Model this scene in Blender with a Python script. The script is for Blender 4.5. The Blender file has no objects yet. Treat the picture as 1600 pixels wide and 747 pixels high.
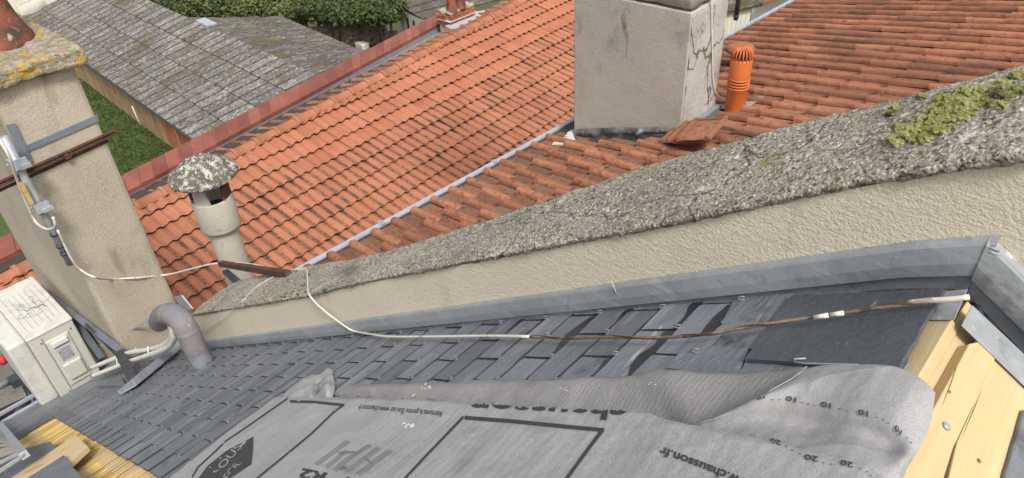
import bpy, bmesh, math, random
from mathutils import Vector as V, Matrix, noise
from mathutils.bvhtree import BVHTree
random.seed(7)
sc = bpy.context.scene
rad = math.radians
# ------------------------------------------------------------------ camera (solved from the vanishing points)
F, CX, CY = 1110.0, 800.0, 373.5
O = V((0, 0, 10.0))
GZ = -10.0                                        # street and garden level
def cdir(x, y): return V((x - CX, y - CY, F)).normalized()
G_ = V((93, 1526.5, F)).normalized()
h_ = cdir(2050, -509); h_ = (h_ - G_ * h_.dot(G_)).normalized()
x_ = -G_.cross(h_)
if x_.x < 0: x_ = -x_
RW = Matrix((x_, h_, -G_))                       # world = RW @ (right, down, forward)
M3 = RW @ Matrix(((1, 0, 0), (0, -1, 0), (0, 0, -1)))
cam = bpy.data.cameras.new('camera'); co = bpy.data.objects.new('camera', cam); sc.collection.objects.link(co)
co.matrix_world = Matrix.Translation(O) @ M3.to_4x4()
cam.sensor_width = 36; cam.lens = F / 1600 * 36; cam.clip_end = 2000; cam.clip_start = .02
sc.camera = co
# ------------------------------------------------------------------ light: bright overcast
w = bpy.data.worlds.new('World'); sc.world = w; w.use_nodes = True
nt = w.node_tree; nt.nodes.clear()
sky = nt.nodes.new('ShaderNodeTexSky'); sky.sky_type = 'NISHITA'; sky.sun_disc = False
SUN_EL, SUN_AZ = 54, 114
sky.sun_elevation = rad(SUN_EL); sky.sun_rotation = rad(SUN_AZ); sky.dust_density = 4; sky.air_density = 1.2; sky.ozone_density = .6
hs = nt.nodes.new('ShaderNodeHueSaturation'); hs.inputs['Saturation'].default_value = .3
bg = nt.nodes.new('ShaderNodeBackground'); bg.inputs[1].default_value = .09
ou = nt.nodes.new('ShaderNodeOutputWorld')
nt.links.new(sky.outputs[0], hs.inputs['Color']); nt.links.new(hs.outputs[0], bg.inputs[0]); nt.links.new(bg.outputs[0], ou.inputs[0])
su = bpy.data.lights.new('sun', 'SUN'); su.energy = 1.5; su.angle = rad(12); su.color = (1, .96, .9)
so = bpy.data.objects.new('sun', su); sc.collection.objects.link(so)
sd = V((math.sin(rad(SUN_AZ)) * math.cos(rad(SUN_EL)), math.cos(rad(SUN_AZ)) * math.cos(rad(SUN_EL)), math.sin(rad(SUN_EL))))
so.rotation_euler = sd.to_track_quat('Z', 'Y').to_euler()
sc.view_settings.view_transform = 'Standard'; sc.view_settings.look = 'None'; sc.view_settings.gamma = 1
sc.view_settings.exposure = 0.98

# ------------------------------------------------------------------ helpers
def ray(x, y): return (RW @ cdir(x, y)).normalized()
def hit(px, p0, n):
    r = ray(*px); t = (p0 - O).dot(n) / r.dot(n); return O + r * t
def at(px, t): return O + ray(*px) * t
def atz(px, z): return hit(px, V((0, 0, z)), V((0, 0, 1)))
def aty(px, y): return hit(px, V((0, y, 0)), V((0, 1, 0)))
def atx(px, x): return hit(px, V((x, 0, 0)), V((1, 0, 0)))
def proj(p):
    c = RW.transposed() @ (p - O)
    if c.z <= .01: return (-9999, -9999)
    return (CX + F * c.x / c.z, CY + F * c.y / c.z)
def lerp(a, b, t): return a + (b - a) * t
def pl(tab, x):                                   # piecewise linear table
    if x <= tab[0][0]: return tab[0][1]
    for (a, b), (c, d) in zip(tab, tab[1:]):
        if x <= c: return b + (d - b) * (x - a) / (c - a)
    return tab[-1][1]

class MB:
    def __init__(s): s.v = []; s.f = []; s.m = []; s.sm = []
    def add(s, vs, fs, smooth=False, mi=0):
        o = len(s.v); s.v += [tuple(p) for p in vs]; s.f += [tuple(i + o for i in f) for f in fs]
        s.m += [mi] * len(fs); s.sm += [smooth] * len(fs); return s
    def box(s, c, ax, ay, az, mi=0):              # centre and three half vectors
        c, ax, ay, az = V(c), V(ax), V(ay), V(az)
        vs = [c + ax * i + ay * j + az * k for k in (-1, 1) for j in (-1, 1) for i in (-1, 1)]
        fs = [(0, 2, 3, 1), (4, 5, 7, 6), (0, 1, 5, 4), (2, 6, 7, 3), (0, 4, 6, 2), (1, 3, 7, 5)]
        if ax.cross(ay).dot(az) < 0: fs = [f[::-1] for f in fs]
        return s.add(vs, fs, mi=mi)
    def bar(s, a, b, wx, wy, up=V((0, 0, 1))):
        a, b = V(a), V(b); d = b - a; z = d.normalized(); x = z.cross(up)
        if x.length < 1e-4: x = z.cross(V((0, 1, 0)))
        x.normalize(); y = x.cross(z)
        return s.box((a + b) / 2, d / 2, x * wx / 2, y * wy / 2)
    def prism(s, poly, th, n):                    # polygon extruded back along n
        n = V(n); k = len(poly); vs = [V(p) for p in poly] + [V(p) - n * th for p in poly]
        if (V(poly[1]) - V(poly[0])).cross(V(poly[2]) - V(poly[1])).dot(n) < 0:
            vs = vs[:k][::-1] + vs[k:][::-1]
        fs = [tuple(range(k)), tuple(range(2 * k - 1, k - 1, -1))] + [(i, i + k, (i + 1) % k + k, (i + 1) % k) for i in range(k)]
        return s.add(vs, fs)
    def tube(s, pts, r, n=10, cap=True, smooth=True):
        pts = [V(p) for p in pts]; rs = r if isinstance(r, (list, tuple)) else [r] * len(pts)
        o = len(s.v); x = None
        for i, p in enumerate(pts):
            d = (pts[min(i + 1, len(pts) - 1)] - pts[max(i - 1, 0)]).normalized()
            if x is None: x = d.orthogonal().normalized()
            else: x = (x - d * x.dot(d)).normalized()
            y = d.cross(x)
            for k in range(n):
                a = 2 * math.pi * k / n; s.v.append(tuple(p + (x * math.cos(a) + y * math.sin(a)) * rs[i]))
        for i in range(len(pts) - 1):
            for k in range(n):
                s.f.append((o + i * n + k, o + i * n + (k + 1) % n, o + (i + 1) * n + (k + 1) % n, o + (i + 1) * n + k)); s.m.append(0); s.sm.append(smooth)
        if cap:
            s.f.append(tuple(o + k for k in range(n))[::-1]); s.f.append(tuple(o + (len(pts) - 1) * n + k for k in range(n))); s.m += [0, 0]; s.sm += [False, False]
        return s
    def lathe(s, c, prof, n=24, ax=V((0, 0, 1)), smooth=True):   # prof: (radius, height)
        c = V(c); ax = V(ax).normalized(); x = ax.orthogonal().normalized(); y = ax.cross(x); o = len(s.v)
        for r, h in prof:
            for k in range(n):
                a = 2 * math.pi * k / n; s.v.append(tuple(c + ax * h + (x * math.cos(a) + y * math.sin(a)) * r))
        for i in range(len(prof) - 1):
            for k in range(n):
                s.f.append((o + i * n + k, o + i * n + (k + 1) % n, o + (i + 1) * n + (k + 1) % n, o + (i + 1) * n + k)); s.m.append(0); s.sm.append(smooth)
        return s
    def mesh(s, name, mats):
        me = bpy.data.meshes.new(name); me.from_pydata(s.v, [], s.f)
        for m in (mats if isinstance(mats, (list, tuple)) else [mats]): me.materials.append(m)
        me.polygons.foreach_set('use_smooth', s.sm); me.polygons.foreach_set('material_index', s.m); me.update(); return me
    def build(s, name, mat, parent=None, loc=None, bevel=0):
        # a top-level or parented mesh; vertices are given in world space
        me = s.mesh(name, mat)
        o = bpy.data.objects.new(name, me); sc.collection.objects.link(o)
        org = V(loc) if loc is not None else (V(parent['org']) if parent is not None and 'org' in parent else V((0, 0, 0)))
        if parent is None:
            if loc is not None:
                me.transform(Matrix.Translation(-org)); o.location = org; o['org'] = list(org)
        else:
            o.parent = parent; me.transform(Matrix.Translation(-V(parent['org']))) ; o['org'] = parent['org']
        if bevel:
            b = o.modifiers.new('bevel', 'BEVEL'); b.width = bevel; b.segments = 2; b.limit_method = 'ANGLE'
        return o
def tag(o, label=None, cat=None, group=None, kind=None):
    for k, v in (('label', label), ('category', cat), ('group', group), ('kind', kind)):
        if v: o[k] = v
    return o
def thing(name, loc, label, cat, group=None):
    o = bpy.data.objects.new(name, None); sc.collection.objects.link(o); o.location = loc; o['org'] = list(loc); o.empty_display_size = .1
    return tag(o, label, cat, group)
def inst(name, me, loc, parent, rot=None):        # a child sharing mesh data, loc in world space
    o = bpy.data.objects.new(name, me); sc.collection.objects.link(o); o.parent = parent
    o.location = V(loc) - V(parent['org']); o['org'] = list(loc)
    if rot: o.rotation_euler = rot
    return o
def spline(pts, n=8):
    pts = [V(p) for p in pts]; P = [2 * pts[0] - pts[1]] + pts + [2 * pts[-1] - pts[-2]]; out = []
    for i in range(1, len(P) - 2):
        a, b, c, d = P[i - 1:i + 3]
        for k in range(n):
            t = k / n; out.append(.5 * ((2 * b) + (c - a) * t + (2 * a - 5 * b + 4 * c - d) * t * t + (3 * b - a - 3 * c + d) * t ** 3))
    return out + [pts[-1]]
def fbm(p, s, oct=4):
    return noise.fractal(V(p) * s, .6, 2.1, oct, noise_basis='PERLIN_ORIGINAL')

# ------------------------------------------------------------------ materials
def lin(c):
    if isinstance(c, (int, float)): c = (c, c, c)
    return (c[0], c[1], c[2], 1)
def rgb(r, g, b, k=1.0):
    f = lambda v: ((v / 255 + .055) / 1.055) ** 2.4 if v > 10 else v / 255 / 12.92
    return (f(r) * k, f(g) * k, f(b) * k)
def pmat(name, base, layers=(), rough=.85, bumps=(), rand=0, metal=0, coord='pos', spec=.4, rough_layer=None, transl=0):
    """base colour, then layers (type, scale, lo, hi, colour[, stretch]) mixed over it by thresholded noise; bumps (type, scale, height)"""
    m = bpy.data.materials.new(name); m.use_nodes = True; t = m.node_tree; N = t.nodes; L = t.links
    b = N['Principled BSDF']; b.inputs['Roughness'].default_value = rough; b.inputs['Metallic'].default_value = metal
    b.inputs['Specular IOR Level'].default_value = spec
    if coord == 'pos': cs = N.new('ShaderNodeNewGeometry').outputs['Position']
    else: cs = N.new('ShaderNodeTexCoord').outputs['Object']
    def tex(kind, scale, stretch=None, dist=0):
        c = cs
        if stretch:
            mp = N.new('ShaderNodeMapping'); mp.inputs['Scale'].default_value = stretch[:3]
            if len(stretch) > 3: mp.inputs['Rotation'].default_value = (0, stretch[3], 0)
            L.new(c, mp.inputs[0]); c = mp.outputs[0]
        if kind == 'voronoi':
            n = N.new('ShaderNodeTexVoronoi'); n.inputs['Scale'].default_value = scale; o = n.outputs['Distance']
        elif kind == 'wave':
            n = N.new('ShaderNodeTexWave'); n.inputs['Scale'].default_value = scale; n.inputs['Distortion'].default_value = 2.5; n.inputs['Detail'].default_value = 2; n.inputs['Detail Scale'].default_value = 1.5; o = n.outputs['Fac']
        elif kind == 'cell':
            n = N.new('ShaderNodeTexVoronoi'); n.inputs['Scale'].default_value = scale; o = n.outputs['Color']
        elif kind == 'crack':
            n = N.new('ShaderNodeTexVoronoi'); n.feature = 'DISTANCE_TO_EDGE'; n.inputs['Scale'].default_value = scale; o = n.outputs[0]
            nz = N.new('ShaderNodeTexNoise'); nz.inputs['Scale'].default_value = scale * 1.6; nz.inputs['Detail'].default_value = 4
            ad = N.new('ShaderNodeMixRGB'); ad.blend_type = 'LINEAR_LIGHT'; ad.inputs[0].default_value = .6 / scale
            L.new(c, ad.inputs[1]); L.new(c, nz.inputs[0]); L.new(nz.outputs['Color'], ad.inputs[2]); c = ad.outputs[0]
        else:
            n = N.new('ShaderNodeTexNoise'); n.inputs['Scale'].default_value = scale; n.inputs['Detail'].default_value = 6 if kind == 'noise' else 2
            n.inputs['Roughness'].default_value = .62; n.inputs['Distortion'].default_value = dist; o = n.outputs['Fac']
        L.new(c, n.inputs['Vector']); return o
    rgbn = N.new('ShaderNodeRGB'); rgbn.outputs[0].default_value = lin(base); col = rgbn.outputs[0]
    for ly in layers:
        kind, scale, lo, hi, c = ly[:5]; st = ly[5] if len(ly) > 5 else None
        mr = N.new('ShaderNodeMapRange'); mr.inputs[1].default_value = lo; mr.inputs[2].default_value = hi
        L.new(tex(kind, scale, st), mr.inputs[0])
        fac = mr.outputs[0]
        if len(ly) > 6 and ly[6]:                 # gate by a second, larger noise
            g = N.new('ShaderNodeMapRange'); g.inputs[1].default_value = ly[6][1]; g.inputs[2].default_value = ly[6][2]
            L.new(tex('noise', ly[6][0]), g.inputs[0]); mu = N.new('ShaderNodeMath'); mu.operation = 'MULTIPLY'
            L.new(fac, mu.inputs[0]); L.new(g.outputs[0], mu.inputs[1]); fac = mu.outputs[0]
        mx = N.new('ShaderNodeMixRGB'); L.new(fac, mx.inputs[0]); L.new(col, mx.inputs[1]); mx.inputs[2].default_value = lin(c); col = mx.outputs[0]
    if rand:
        oi = N.new('ShaderNodeObjectInfo'); h = N.new('ShaderNodeHueSaturation'); mr = N.new('ShaderNodeMapRange')
        mr.inputs[3].default_value = 1 - rand; mr.inputs[4].default_value = 1 + rand
        L.new(oi.outputs['Random'], mr.inputs[0]); L.new(mr.outputs[0], h.inputs['Value']); L.new(col, h.inputs['Color']); col = h.outputs[0]
    L.new(col, b.inputs['Base Color'])
    if rough_layer:
        kind, scale, lo, hi, r2 = rough_layer[:5]; mr = N.new('ShaderNodeMapRange'); mr.inputs[1].default_value = lo; mr.inputs[2].default_value = hi
        mr.inputs[3].default_value = rough; mr.inputs[4].default_value = r2; L.new(tex(kind, scale), mr.inputs[0]); L.new(mr.outputs[0], b.inputs['Roughness'])
    prev = None
    for bb in bumps:
        kind, scale, hgt = bb[:3]; bst = bb[3] if len(bb) > 3 else None
        bp = N.new('ShaderNodeBump'); bp.inputs['Strength'].default_value = 1; bp.inputs['Distance'].default_value = hgt
        L.new(tex(kind, scale, bst), bp.inputs['Height'])
        if prev: L.new(prev, bp.inputs['Normal'])
        prev = bp.outputs[0]
    if prev: L.new(prev, b.inputs['Normal'])
    m.diffuse_color = lin(base)
    return m
M = {}
M['tileB'] = pmat('orange_clay', (.385, .148, .078), [('noise', 1.3, .42, .68, (.43, .175, .098)), ('noise', 3, .58, .72, (.29, .11, .058), (.25, 1.3, 1)), ('noise', 14, .5, .75, (.335, .122, .062)), ('noise', 9, .66, .72, (.15, .09, .055)), ('noise', 2.2, .58, .7, (.36, .115, .06)), ('noise', 130, .66, .72, (.2, .12, .08))], rand=.09, bumps=[('noise', 60, .005)], rough=.8)
M['panB'] = pmat('dirty_tile_pan', (.35, .13, .07), [('noise', 24, .45, .6, (.11, .07, .05)), ('noise', 2.5, .5, .62, (.1, .06, .042)), ('noise', 90, .6, .68, (.3, .22, .15)), ('noise', 3.5, .66, .7, (.07, .09, .02))], rand=.2, rough=.95, bumps=[('noise', 80, .01)])
M['panC'] = pmat('old_gritty_tile_pan', (.27, .105, .06), [('noise', 26, .48, .62, (.13, .07, .048)), ('noise', 5, .52, .64, (.17, .13, .08)), ('noise', 110, .6, .68, (.36, .3, .23))], rand=.2, rough=.95, bumps=[('noise', 90, .012)])
M['grime_shade'] = pmat('dark_grime_and_shade', (.05, .042, .036), [('noise', 30, .5, .65, (.1, .065, .045))], rough=.95)  # also paints the shade lines on tile lips and roll sides
M['tileC'] = pmat('old_red_clay', (.28, .115, .062), [('noise', 1.0, .4, .62, (.33, .145, .08)), ('noise', 2.4, .52, .64, (.18, .09, .06), (.3, 1.2, 1)), ('noise', 18, .5, .7, (.2, .075, .046)), ('noise', 60, .62, .7, (.12, .065, .045)), ('noise', 150, .7, .74, (.5, .45, .36))], rand=.22, bumps=[('noise', 70, .006), ('noise', 12, .01)], rough=.9)
M['tileC2'] = pmat('old_clay_under_moss_and_grit', (.35, .145, .078), [('noise', 3, .42, .62, (.42, .19, .1)), ('noise', 24, .5, .6, (.25, .1, .06)), ('noise', 80, .6, .67, (.12, .075, .055)), ('noise', 6, .6, .7, (.28, .2, .1)), ('noise', 140, .68, .72, (.5, .46, .38))], rand=.22, bumps=[('noise', 90, .01), ('noise', 25, .01)], rough=.95)
M['ridgeB'] = pmat('orange_ridge_clay', (.4, .16, .085), [('noise', 3, .4, .7, (.44, .19, .105)), ('noise', 30, .6, .72, (.27, .1, .06))], rand=.12, bumps=[('noise', 50, .003)])
M['coping_tile'] = pmat('dark_red_glazed_clay', (.2, .062, .043), [('noise', 2.2, .42, .62, (.255, .085, .06)), ('noise', 25, .55, .72, (.12, .045, .04))], rand=.2, rough=.5, bumps=[('noise', 40, .002)])
M['slate'] = pmat('grey_slate', (.135, .147, .168), [('noise', 3.2, .4, .62, (.175, .188, .21)), ('noise', 70, .56, .72, (.19, .197, .21)), ('noise', 9, .58, .68, (.08, .086, .096)), ('noise', 12, .58, .7, (.25, .257, .265), (3, .35, 3)), ('noise', 8, .66, .72, (.38, .385, .39), (4, .5, 4)), ('noise', 30, .68, .74, (.42, .43, .44), None, (2.3, .5, .62)), ('noise', 160, .7, .74, (.45, .46, .46))], rand=.2, rough=.4, rough_layer=('noise', 8, .4, .6, .62), bumps=[('noise', 90, .0015), ('noise', 18, .004), ('noise', 9, .004, (4, .5, 4))], spec=.5)
M['slate_side'] = pmat('slate_edge', (.035, .038, .045), [('noise', 60, .5, .7, (.1, .1, .11))], rough=.7, bumps=[('noise', 200, .002)])
M['slate_wet_shade'] = pmat('wet_slate_and_shade', (.022, .025, .03), [('noise', 14, .45, .7, (.035, .04, .048))], rough=.32, bumps=[('noise', 60, .0005)])  # rain patches, and the shade line painted under slate edges
M['big_slate'] = pmat('new_dark_slate', (.066, .074, .088), [('noise', 5, .4, .65, (.09, .099, .114)), ('noise', 120, .58, .7, (.105, .11, .12)), ('noise', 130, .69, .72, (.35, .36, .37)), ('noise', 22, .66, .71, (.2, .21, .22), (5, .35, 5)), ('noise', 4, .6, .7, (.11, .118, .13))], rough=.45, bumps=[('noise', 60, .003), ('noise', 14, .004)])
M['zinc'] = pmat('weathered_zinc', (.3, .32, .342), [('noise', 5, .4, .65, (.38, .4, .415)), ('noise', 26, .64, .7, (.52, .53, .53), (.5, 1, 2)), ('noise', 40, .55, .75, (.22, .235, .255)), ('noise', 16, .55, .68, (.39, .405, .42), (.6, 2, 3)), ('noise', 14, .68, .74, (.55, .56, .57)), ('noise', 7, .62, .7, (.19, .205, .22))], metal=.2, rough=.48, rough_layer=('noise', 6, .4, .6, .6), bumps=[('noise', 12, .003), ('noise', 35, .001)])
M['zinc_dark'] = pmat('dull_zinc', (.21, .23, .25), [('noise', 7, .4, .65, (.27, .29, .31)), ('noise', 30, .55, .7, (.15, .16, .18)), ('noise', 12, .64, .7, (.42, .43, .44))], metal=.2, rough=.5, bumps=[('noise', 14, .003)])
M['zinc_light'] = pmat('bright_zinc_strip', (.42, .46, .54), [('noise', 5, .4, .65, (.36, .4, .47)), ('noise', 40, .6, .75, (.3, .32, .36))], metal=.2, rough=.5)
M['lead'] = pmat('crumpled_lead', (.2, .2, .205), [('noise', 9, .4, .6, (.32, .32, .32)), ('noise', 5, .55, .7, (.08, .08, .08))], metal=.75, rough=.28, bumps=[('noise', 14, .02)])
M['render'] = pmat('cream_render', (.68, .61, .475), [('noise', 2.5, .35, .7, (.72, .65, .515)), ('noise', 110, .5, .75, (.61, .54, .41)), ('noise', 2, .6, .72, (.62, .55, .425)), ('noise', 12, .62, .76, (.54, .475, .36), (1, 1, .12)), ('noise', 6, .64, .72, (.62, .58, .47))], rough=.95, bumps=[('noise', 150, .003), ('noise', 320, .0016), ('noise', 60, .002, (.5, 1, 2))])
M['lichen'] = pmat('lichen_covered_concrete', (.38, .34, .265), [('noise', 5, .42, .62, (.25, .22, .165)), ('noise', 170, .52, .58, (.58, .56, .5)), ('noise', 110, .54, .6, (.11, .095, .065)), ('noise', 45, .6, .65, (.13, .115, .08)), ('noise', 30, .6, .68, (.62, .6, .54)), ('noise', 9, .62, .7, (.3, .28, .13)), ('noise', 17, .7, .75, (.45, .31, .06)), ('noise', 3.3, .56, .66, (.17, .15, .115)), ('noise', 1.7, .52, .64, (.27, .245, .2), None, (60, .5, .56)), ('crack', 2.3, .012, .0, (.06, .05, .04))], rough=.98, bumps=[('noise', 220, .004), ('voronoi', 170, -.003), ('noise', 60, .003)])
M['lichen_dark'] = pmat('black_and_white_lichen', (.13, .115, .085), [('noise', 30, .5, .56, (.5, .5, .45)), ('noise', 60, .55, .6, (.045, .04, .03)), ('noise', 90, .6, .64, (.62, .62, .58)), ('noise', 12, .6, .68, (.2, .19, .08))], rough=1, bumps=[('noise', 70, .01)])
M['moss'] = pmat('green_moss', (.33, .33, .085), [('noise', 22, .4, .62, (.46, .46, .2)), ('noise', 60, .5, .7, (.5, .5, .3)), ('noise', 14, .56, .66, (.13, .1, .04)), ('noise', 9, .6, .7, (.36, .3, .06))], rough=1, bumps=[('noise', 400, .004)])
M['stone_chim'] = pmat('grey_beige_roughcast', (.38, .33, .255), [('noise', 1.6, .4, .62, (.45, .395, .31)), ('noise', 90, .5, .64, (.54, .48, .39)), ('noise', 5, .58, .7, (.3, .25, .185), (1, 1, .3)), ('noise', 120, .6, .66, (.25, .21, .16)), ('noise', 3, .64, .74, (.3, .25, .18)), ('noise', 1.2, .58, .68, (.36, .31, .24))], rough=.97, bumps=[('noise', 100, .007)])
M['cement_chim'] = pmat('smooth_grey_cement', (.47, .435, .37), [('noise', 1.6, .4, .6, (.41, .385, .34)), ('noise', 3, .54, .62, (.27, .265, .26), (1.2, 1, .8), (.8, .45, .55)), ('noise', 8, .55, .68, (.48, .43, .35)), ('noise', 60, .6, .75, (.3, .26, .2)), ('noise', 4, .64, .72, (.2, .17, .13), (2, 2, .4))], rough=.92, bumps=[('noise', 60, .004), ('noise', 4, .01), ('noise', 160, .003)])
M['cracked'] = pmat('cracked_white_cement', (.46, .44, .4), [('noise', 3, .4, .6, (.37, .35, .32)), ('crack', 3.4, .045, .01, (.11, .09, .07), (1, 1, .6), (2.2, .42, .5)), ('crack', 9, .05, .0, (.13, .11, .09), (1, 1, .5), (1.6, .5, .58))], rough=.92, bumps=[('noise', 30, .01)])
M['concrete'] = pmat('old_fibre_cement', (.4, .37, .31), [('noise', 4, .4, .65, (.46, .43, .37)), ('noise', 30, .55, .7, (.37, .34, .29)), ('noise', 9, .63, .7, (.28, .25, .2))], rough=.9, bumps=[('noise', 60, .002)])
M['yellow_lichen'] = pmat('slab_with_yellow_lichen', (.28, .24, .18), [('noise', 30, .46, .56, (.42, .38, .31)), ('noise', 60, .55, .63, (.1, .08, .06)), ('noise', 12, .54, .62, (.27, .18, .09)), ('noise', 7, .53, .6, (.45, .3, .05)), ('noise', 16, .58, .63, (.52, .36, .04)), ('noise', 45, .6, .66, (.5, .46, .38))], rough=.98, bumps=[('noise', 50, .012), ('noise', 150, .006)])
M['terracotta'] = pmat('sooty_terracotta', (.26, .085, .05), [('noise', 5, .45, .6, (.08, .045, .035)), ('noise', 20, .55, .7, (.38, .17, .11)), ('noise', 8, .64, .7, (.42, .33, .27))], rough=.85, bumps=[('noise', 40, .005)])
M['orange_plastic'] = pmat('orange_plastic', (.58, .15, .035), [('noise', 6, .45, .7, (.5, .13, .035)), ('noise', 50, .66, .74, (.35, .12, .05))], rough=.5)
M['pvc'] = pmat('sunbleached_grey_pvc', (.235, .215, .215), [('noise', 5, .4, .6, (.18, .172, .185)), ('noise', 9, .55, .68, (.3, .25, .23)), ('noise', 30, .66, .72, (.45, .43, .42)), ('noise', 4, .58, .7, (.14, .13, .15))], rough=.68, bumps=[('noise', 60, .001)])
M['galv'] = pmat('galvanised_steel', (.33, .355, .39), [('noise', 20, .4, .6, (.4, .425, .46)), ('noise', 8, .6, .7, (.25, .27, .3))], metal=.15, rough=.42)
M['paint_grey'] = pmat('grey_blue_painted_steel', (.17, .19, .225), [('noise', 10, .45, .65, (.13, .145, .17))], rough=.55)
M['dark_steel'] = pmat('dark_steel', (.05, .057, .07), [('noise', 12, .45, .65, (.08, .09, .105))], rough=.5, metal=.3)
M['rust'] = pmat('rusty_iron', (.06, .035, .025), [('noise', 14, .45, .6, (.12, .05, .03)), ('noise', 40, .6, .7, (.24, .1, .05))], rough=.9, bumps=[('noise', 60, .004)])
M['white_pl'] = pmat('white_plastic', (.68, .67, .62), [('noise', 12, .5, .7, (.55, .53, .48))], rough=.5)
M['ac'] = pmat('ivory_painted_steel', (.54, .53, .465), [('noise', 3, .45, .7, (.54, .53, .46)), ('noise', 50, .66, .74, (.42, .41, .36))], rough=.42)
M['ac_top'] = pmat('dusty_ivory_steel', (.58, .57, .51), [('noise', 8, .45, .62, (.5, .49, .45)), ('noise', 40, .6, .7, (.36, .36, .34))], rough=.55)
M['ac_dark'] = pmat('panel_gap', (.08, .08, .08), rough=.7)
M['sticker'] = pmat('grey_printed_sticker', (.42, .43, .44), [('noise', 90, .5, .55, (.16, .17, .19), (1, 1, 3))], rough=.4)
M['copper'] = pmat('copper_cable_weathered', (.17, .11, .08), [('noise', 30, .45, .6, (.28, .2, .15)), ('noise', 12, .6, .66, (.07, .05, .04))], rough=.7)
M['white_cable'] = pmat('white_cable_sheath', (.68, .64, .56), [('noise', 14, .6, .68, (.4, .34, .27))], rough=.6)
M['wood'] = pmat('new_pine', (.5, .385, .205), [('noise', 4, .4, .62, (.55, .44, .255), (7, .5, 7)), ('noise', 30, .54, .74, (.5, .345, .16), (6, .25, 6)), ('noise', 4, .58, .7, (.62, .43, .15)), ('noise', 3, .66, .7, (.33, .2, .09)), ('noise', 60, .68, .74, (.4, .33, .23))], rough=.8, bumps=[('noise', 40, .0006, (6, .4, 6))])
M['knot'] = pmat('dark_knot', (.16, .085, .035), [('noise', 200, .45, .6, (.27, .16, .07))], rough=.8)
M['wood_x'] = pmat('pale_sawn_plank', (.66, .48, .27), [('noise', 7, .4, .62, (.7, .54, .34), (9, .7, 9)), ('noise', 4, .6, .68, (.48, .27, .1))], rough=.75)
M['batten'] = pmat('yellow_pine_batten', (.5, .33, .11), [('noise', 6, .4, .65, (.6, .43, .18), (6, 1, 6)), ('noise', 5, .6, .7, (.34, .2, .07))], rough=.8, rand=.35)
M['membrane'] = pmat('grey_fleece_membrane', (.355, .35, .352), [('noise', 4, .4, .62, (.4, .395, .397)), ('noise', 330, .46, .6, (.32, .315, .317)), ('noise', 5, .58, .66, (.3, .292, .285), (.5, 2, 1)), ('noise', 14, .66, .74, (.35, .335, .32)), ('noise', 60, .7, .75, (.55, .55, .55))], rough=.97, spec=.15, bumps=[('wave', 34, .0003, (.5, 1.5, .5)), ('noise', 420, .0009), ('noise', 14, .003)])
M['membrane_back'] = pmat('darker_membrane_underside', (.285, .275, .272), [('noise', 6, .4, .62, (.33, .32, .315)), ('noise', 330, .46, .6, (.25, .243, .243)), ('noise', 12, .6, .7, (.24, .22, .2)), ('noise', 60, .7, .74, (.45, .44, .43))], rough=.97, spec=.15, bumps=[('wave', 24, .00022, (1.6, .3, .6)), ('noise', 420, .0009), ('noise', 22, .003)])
M['ink'] = pmat('dark_ink', (.045, .044, .046), [('noise', 300, .5, .62, (.07, .07, .07))], rough=.8)
M['ink_light'] = pmat('grey_ink', (.16, .16, .165), rough=.8)
M['mortar_w'] = pmat('white_mortar', (.6, .58, .52), rough=.9)
M['grass'] = pmat('lawn_blades', (.05, .078, .018), [('noise', .8, .4, .6, (.07, .1, .026)), ('noise', 1.6, .58, .68, (.09, .09, .035)), ('noise', 6, .5, .7, (.04, .07, .015))], rough=1)
M['lawn'] = pmat('lawn_soil', (.05, .08, .02), [('noise', 2, .4, .6, (.07, .105, .028)), ('noise', 9, .5, .7, (.035, .05, .016))], rough=1)
M['leaf'] = pmat('ivy_leaf', (.05, .07, .02), [('noise', .45, .46, .6, (.12, .135, .035)), ('noise', 3, .5, .62, (.03, .05, .014)), ('noise', 12, .58, .68, (.15, .165, .045))], rough=.7)
M['leaf_red'] = pmat('brown_leaf', (.13, .06, .035), [('noise', 6, .5, .62, (.07, .05, .03))], rough=.8)
M['corrug'] = pmat('mossy_fibre_cement_roofing', (.14, .13, .12), [('noise', .5, .38, .6, (.105, .098, .085)), ('noise', 2.5, .54, .64, (.26, .245, .235), (1.5, .22, 1)), ('noise', 6, .5, .62, (.27, .255, .24)), ('noise', 9, .56, .66, (.08, .072, .06)), ('noise', .35, .55, .66, (.1, .088, .05)), ('noise', 12, .66, .7, (.42, .4, .38))], rough=.97, rand=.2, bumps=[('noise', 12, .02)])
M['trough'] = pmat('mossy_trough_shade', (.055, .05, .04), [('noise', 4, .5, .62, (.15, .135, .115)), ('noise', .6, .55, .65, (.09, .08, .03))], rough=1)  # dark moss tone that also carries the painted shade between ribs
M['corrug2'] = pmat('dark_fibre_cement_roofing', (.115, .1, .09), [('noise', .5, .4, .6, (.085, .075, .06)), ('noise', 9, .52, .62, (.22, .2, .19), (1, .2, 1)), ('noise', .6, .56, .66, (.09, .08, .035))], rough=.97, rand=.14)
M['timber_wall'] = pmat('faded_board', (.3, .19, .1), [('noise', 3, .4, .62, (.42, .3, .17), (6, 6, .5)), ('noise', 2, .6, .7, (.22, .12, .06))], rough=.9, rand=.2)
M['timber_red'] = pmat('orange_red_board', (.36, .11, .05), [('noise', 3, .4, .62, (.44, .17, .08), (6, 6, .5))], rough=.85, rand=.15)
M['white_wall'] = pmat('pale_plaster', (.62, .58, .48), [('noise', .8, .4, .65, (.55, .51, .42)), ('noise', 3, .62, .7, (.4, .36, .29))], rough=.9)
M['stone_wall'] = pmat('rubble_stone', (.33, .26, .2), [('noise', 3, .4, .6, (.42, .35, .28)), ('noise', 9, .52, .62, (.13, .1, .075))], rough=.95, rand=.3, bumps=[('noise', 15, .03)])
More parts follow.
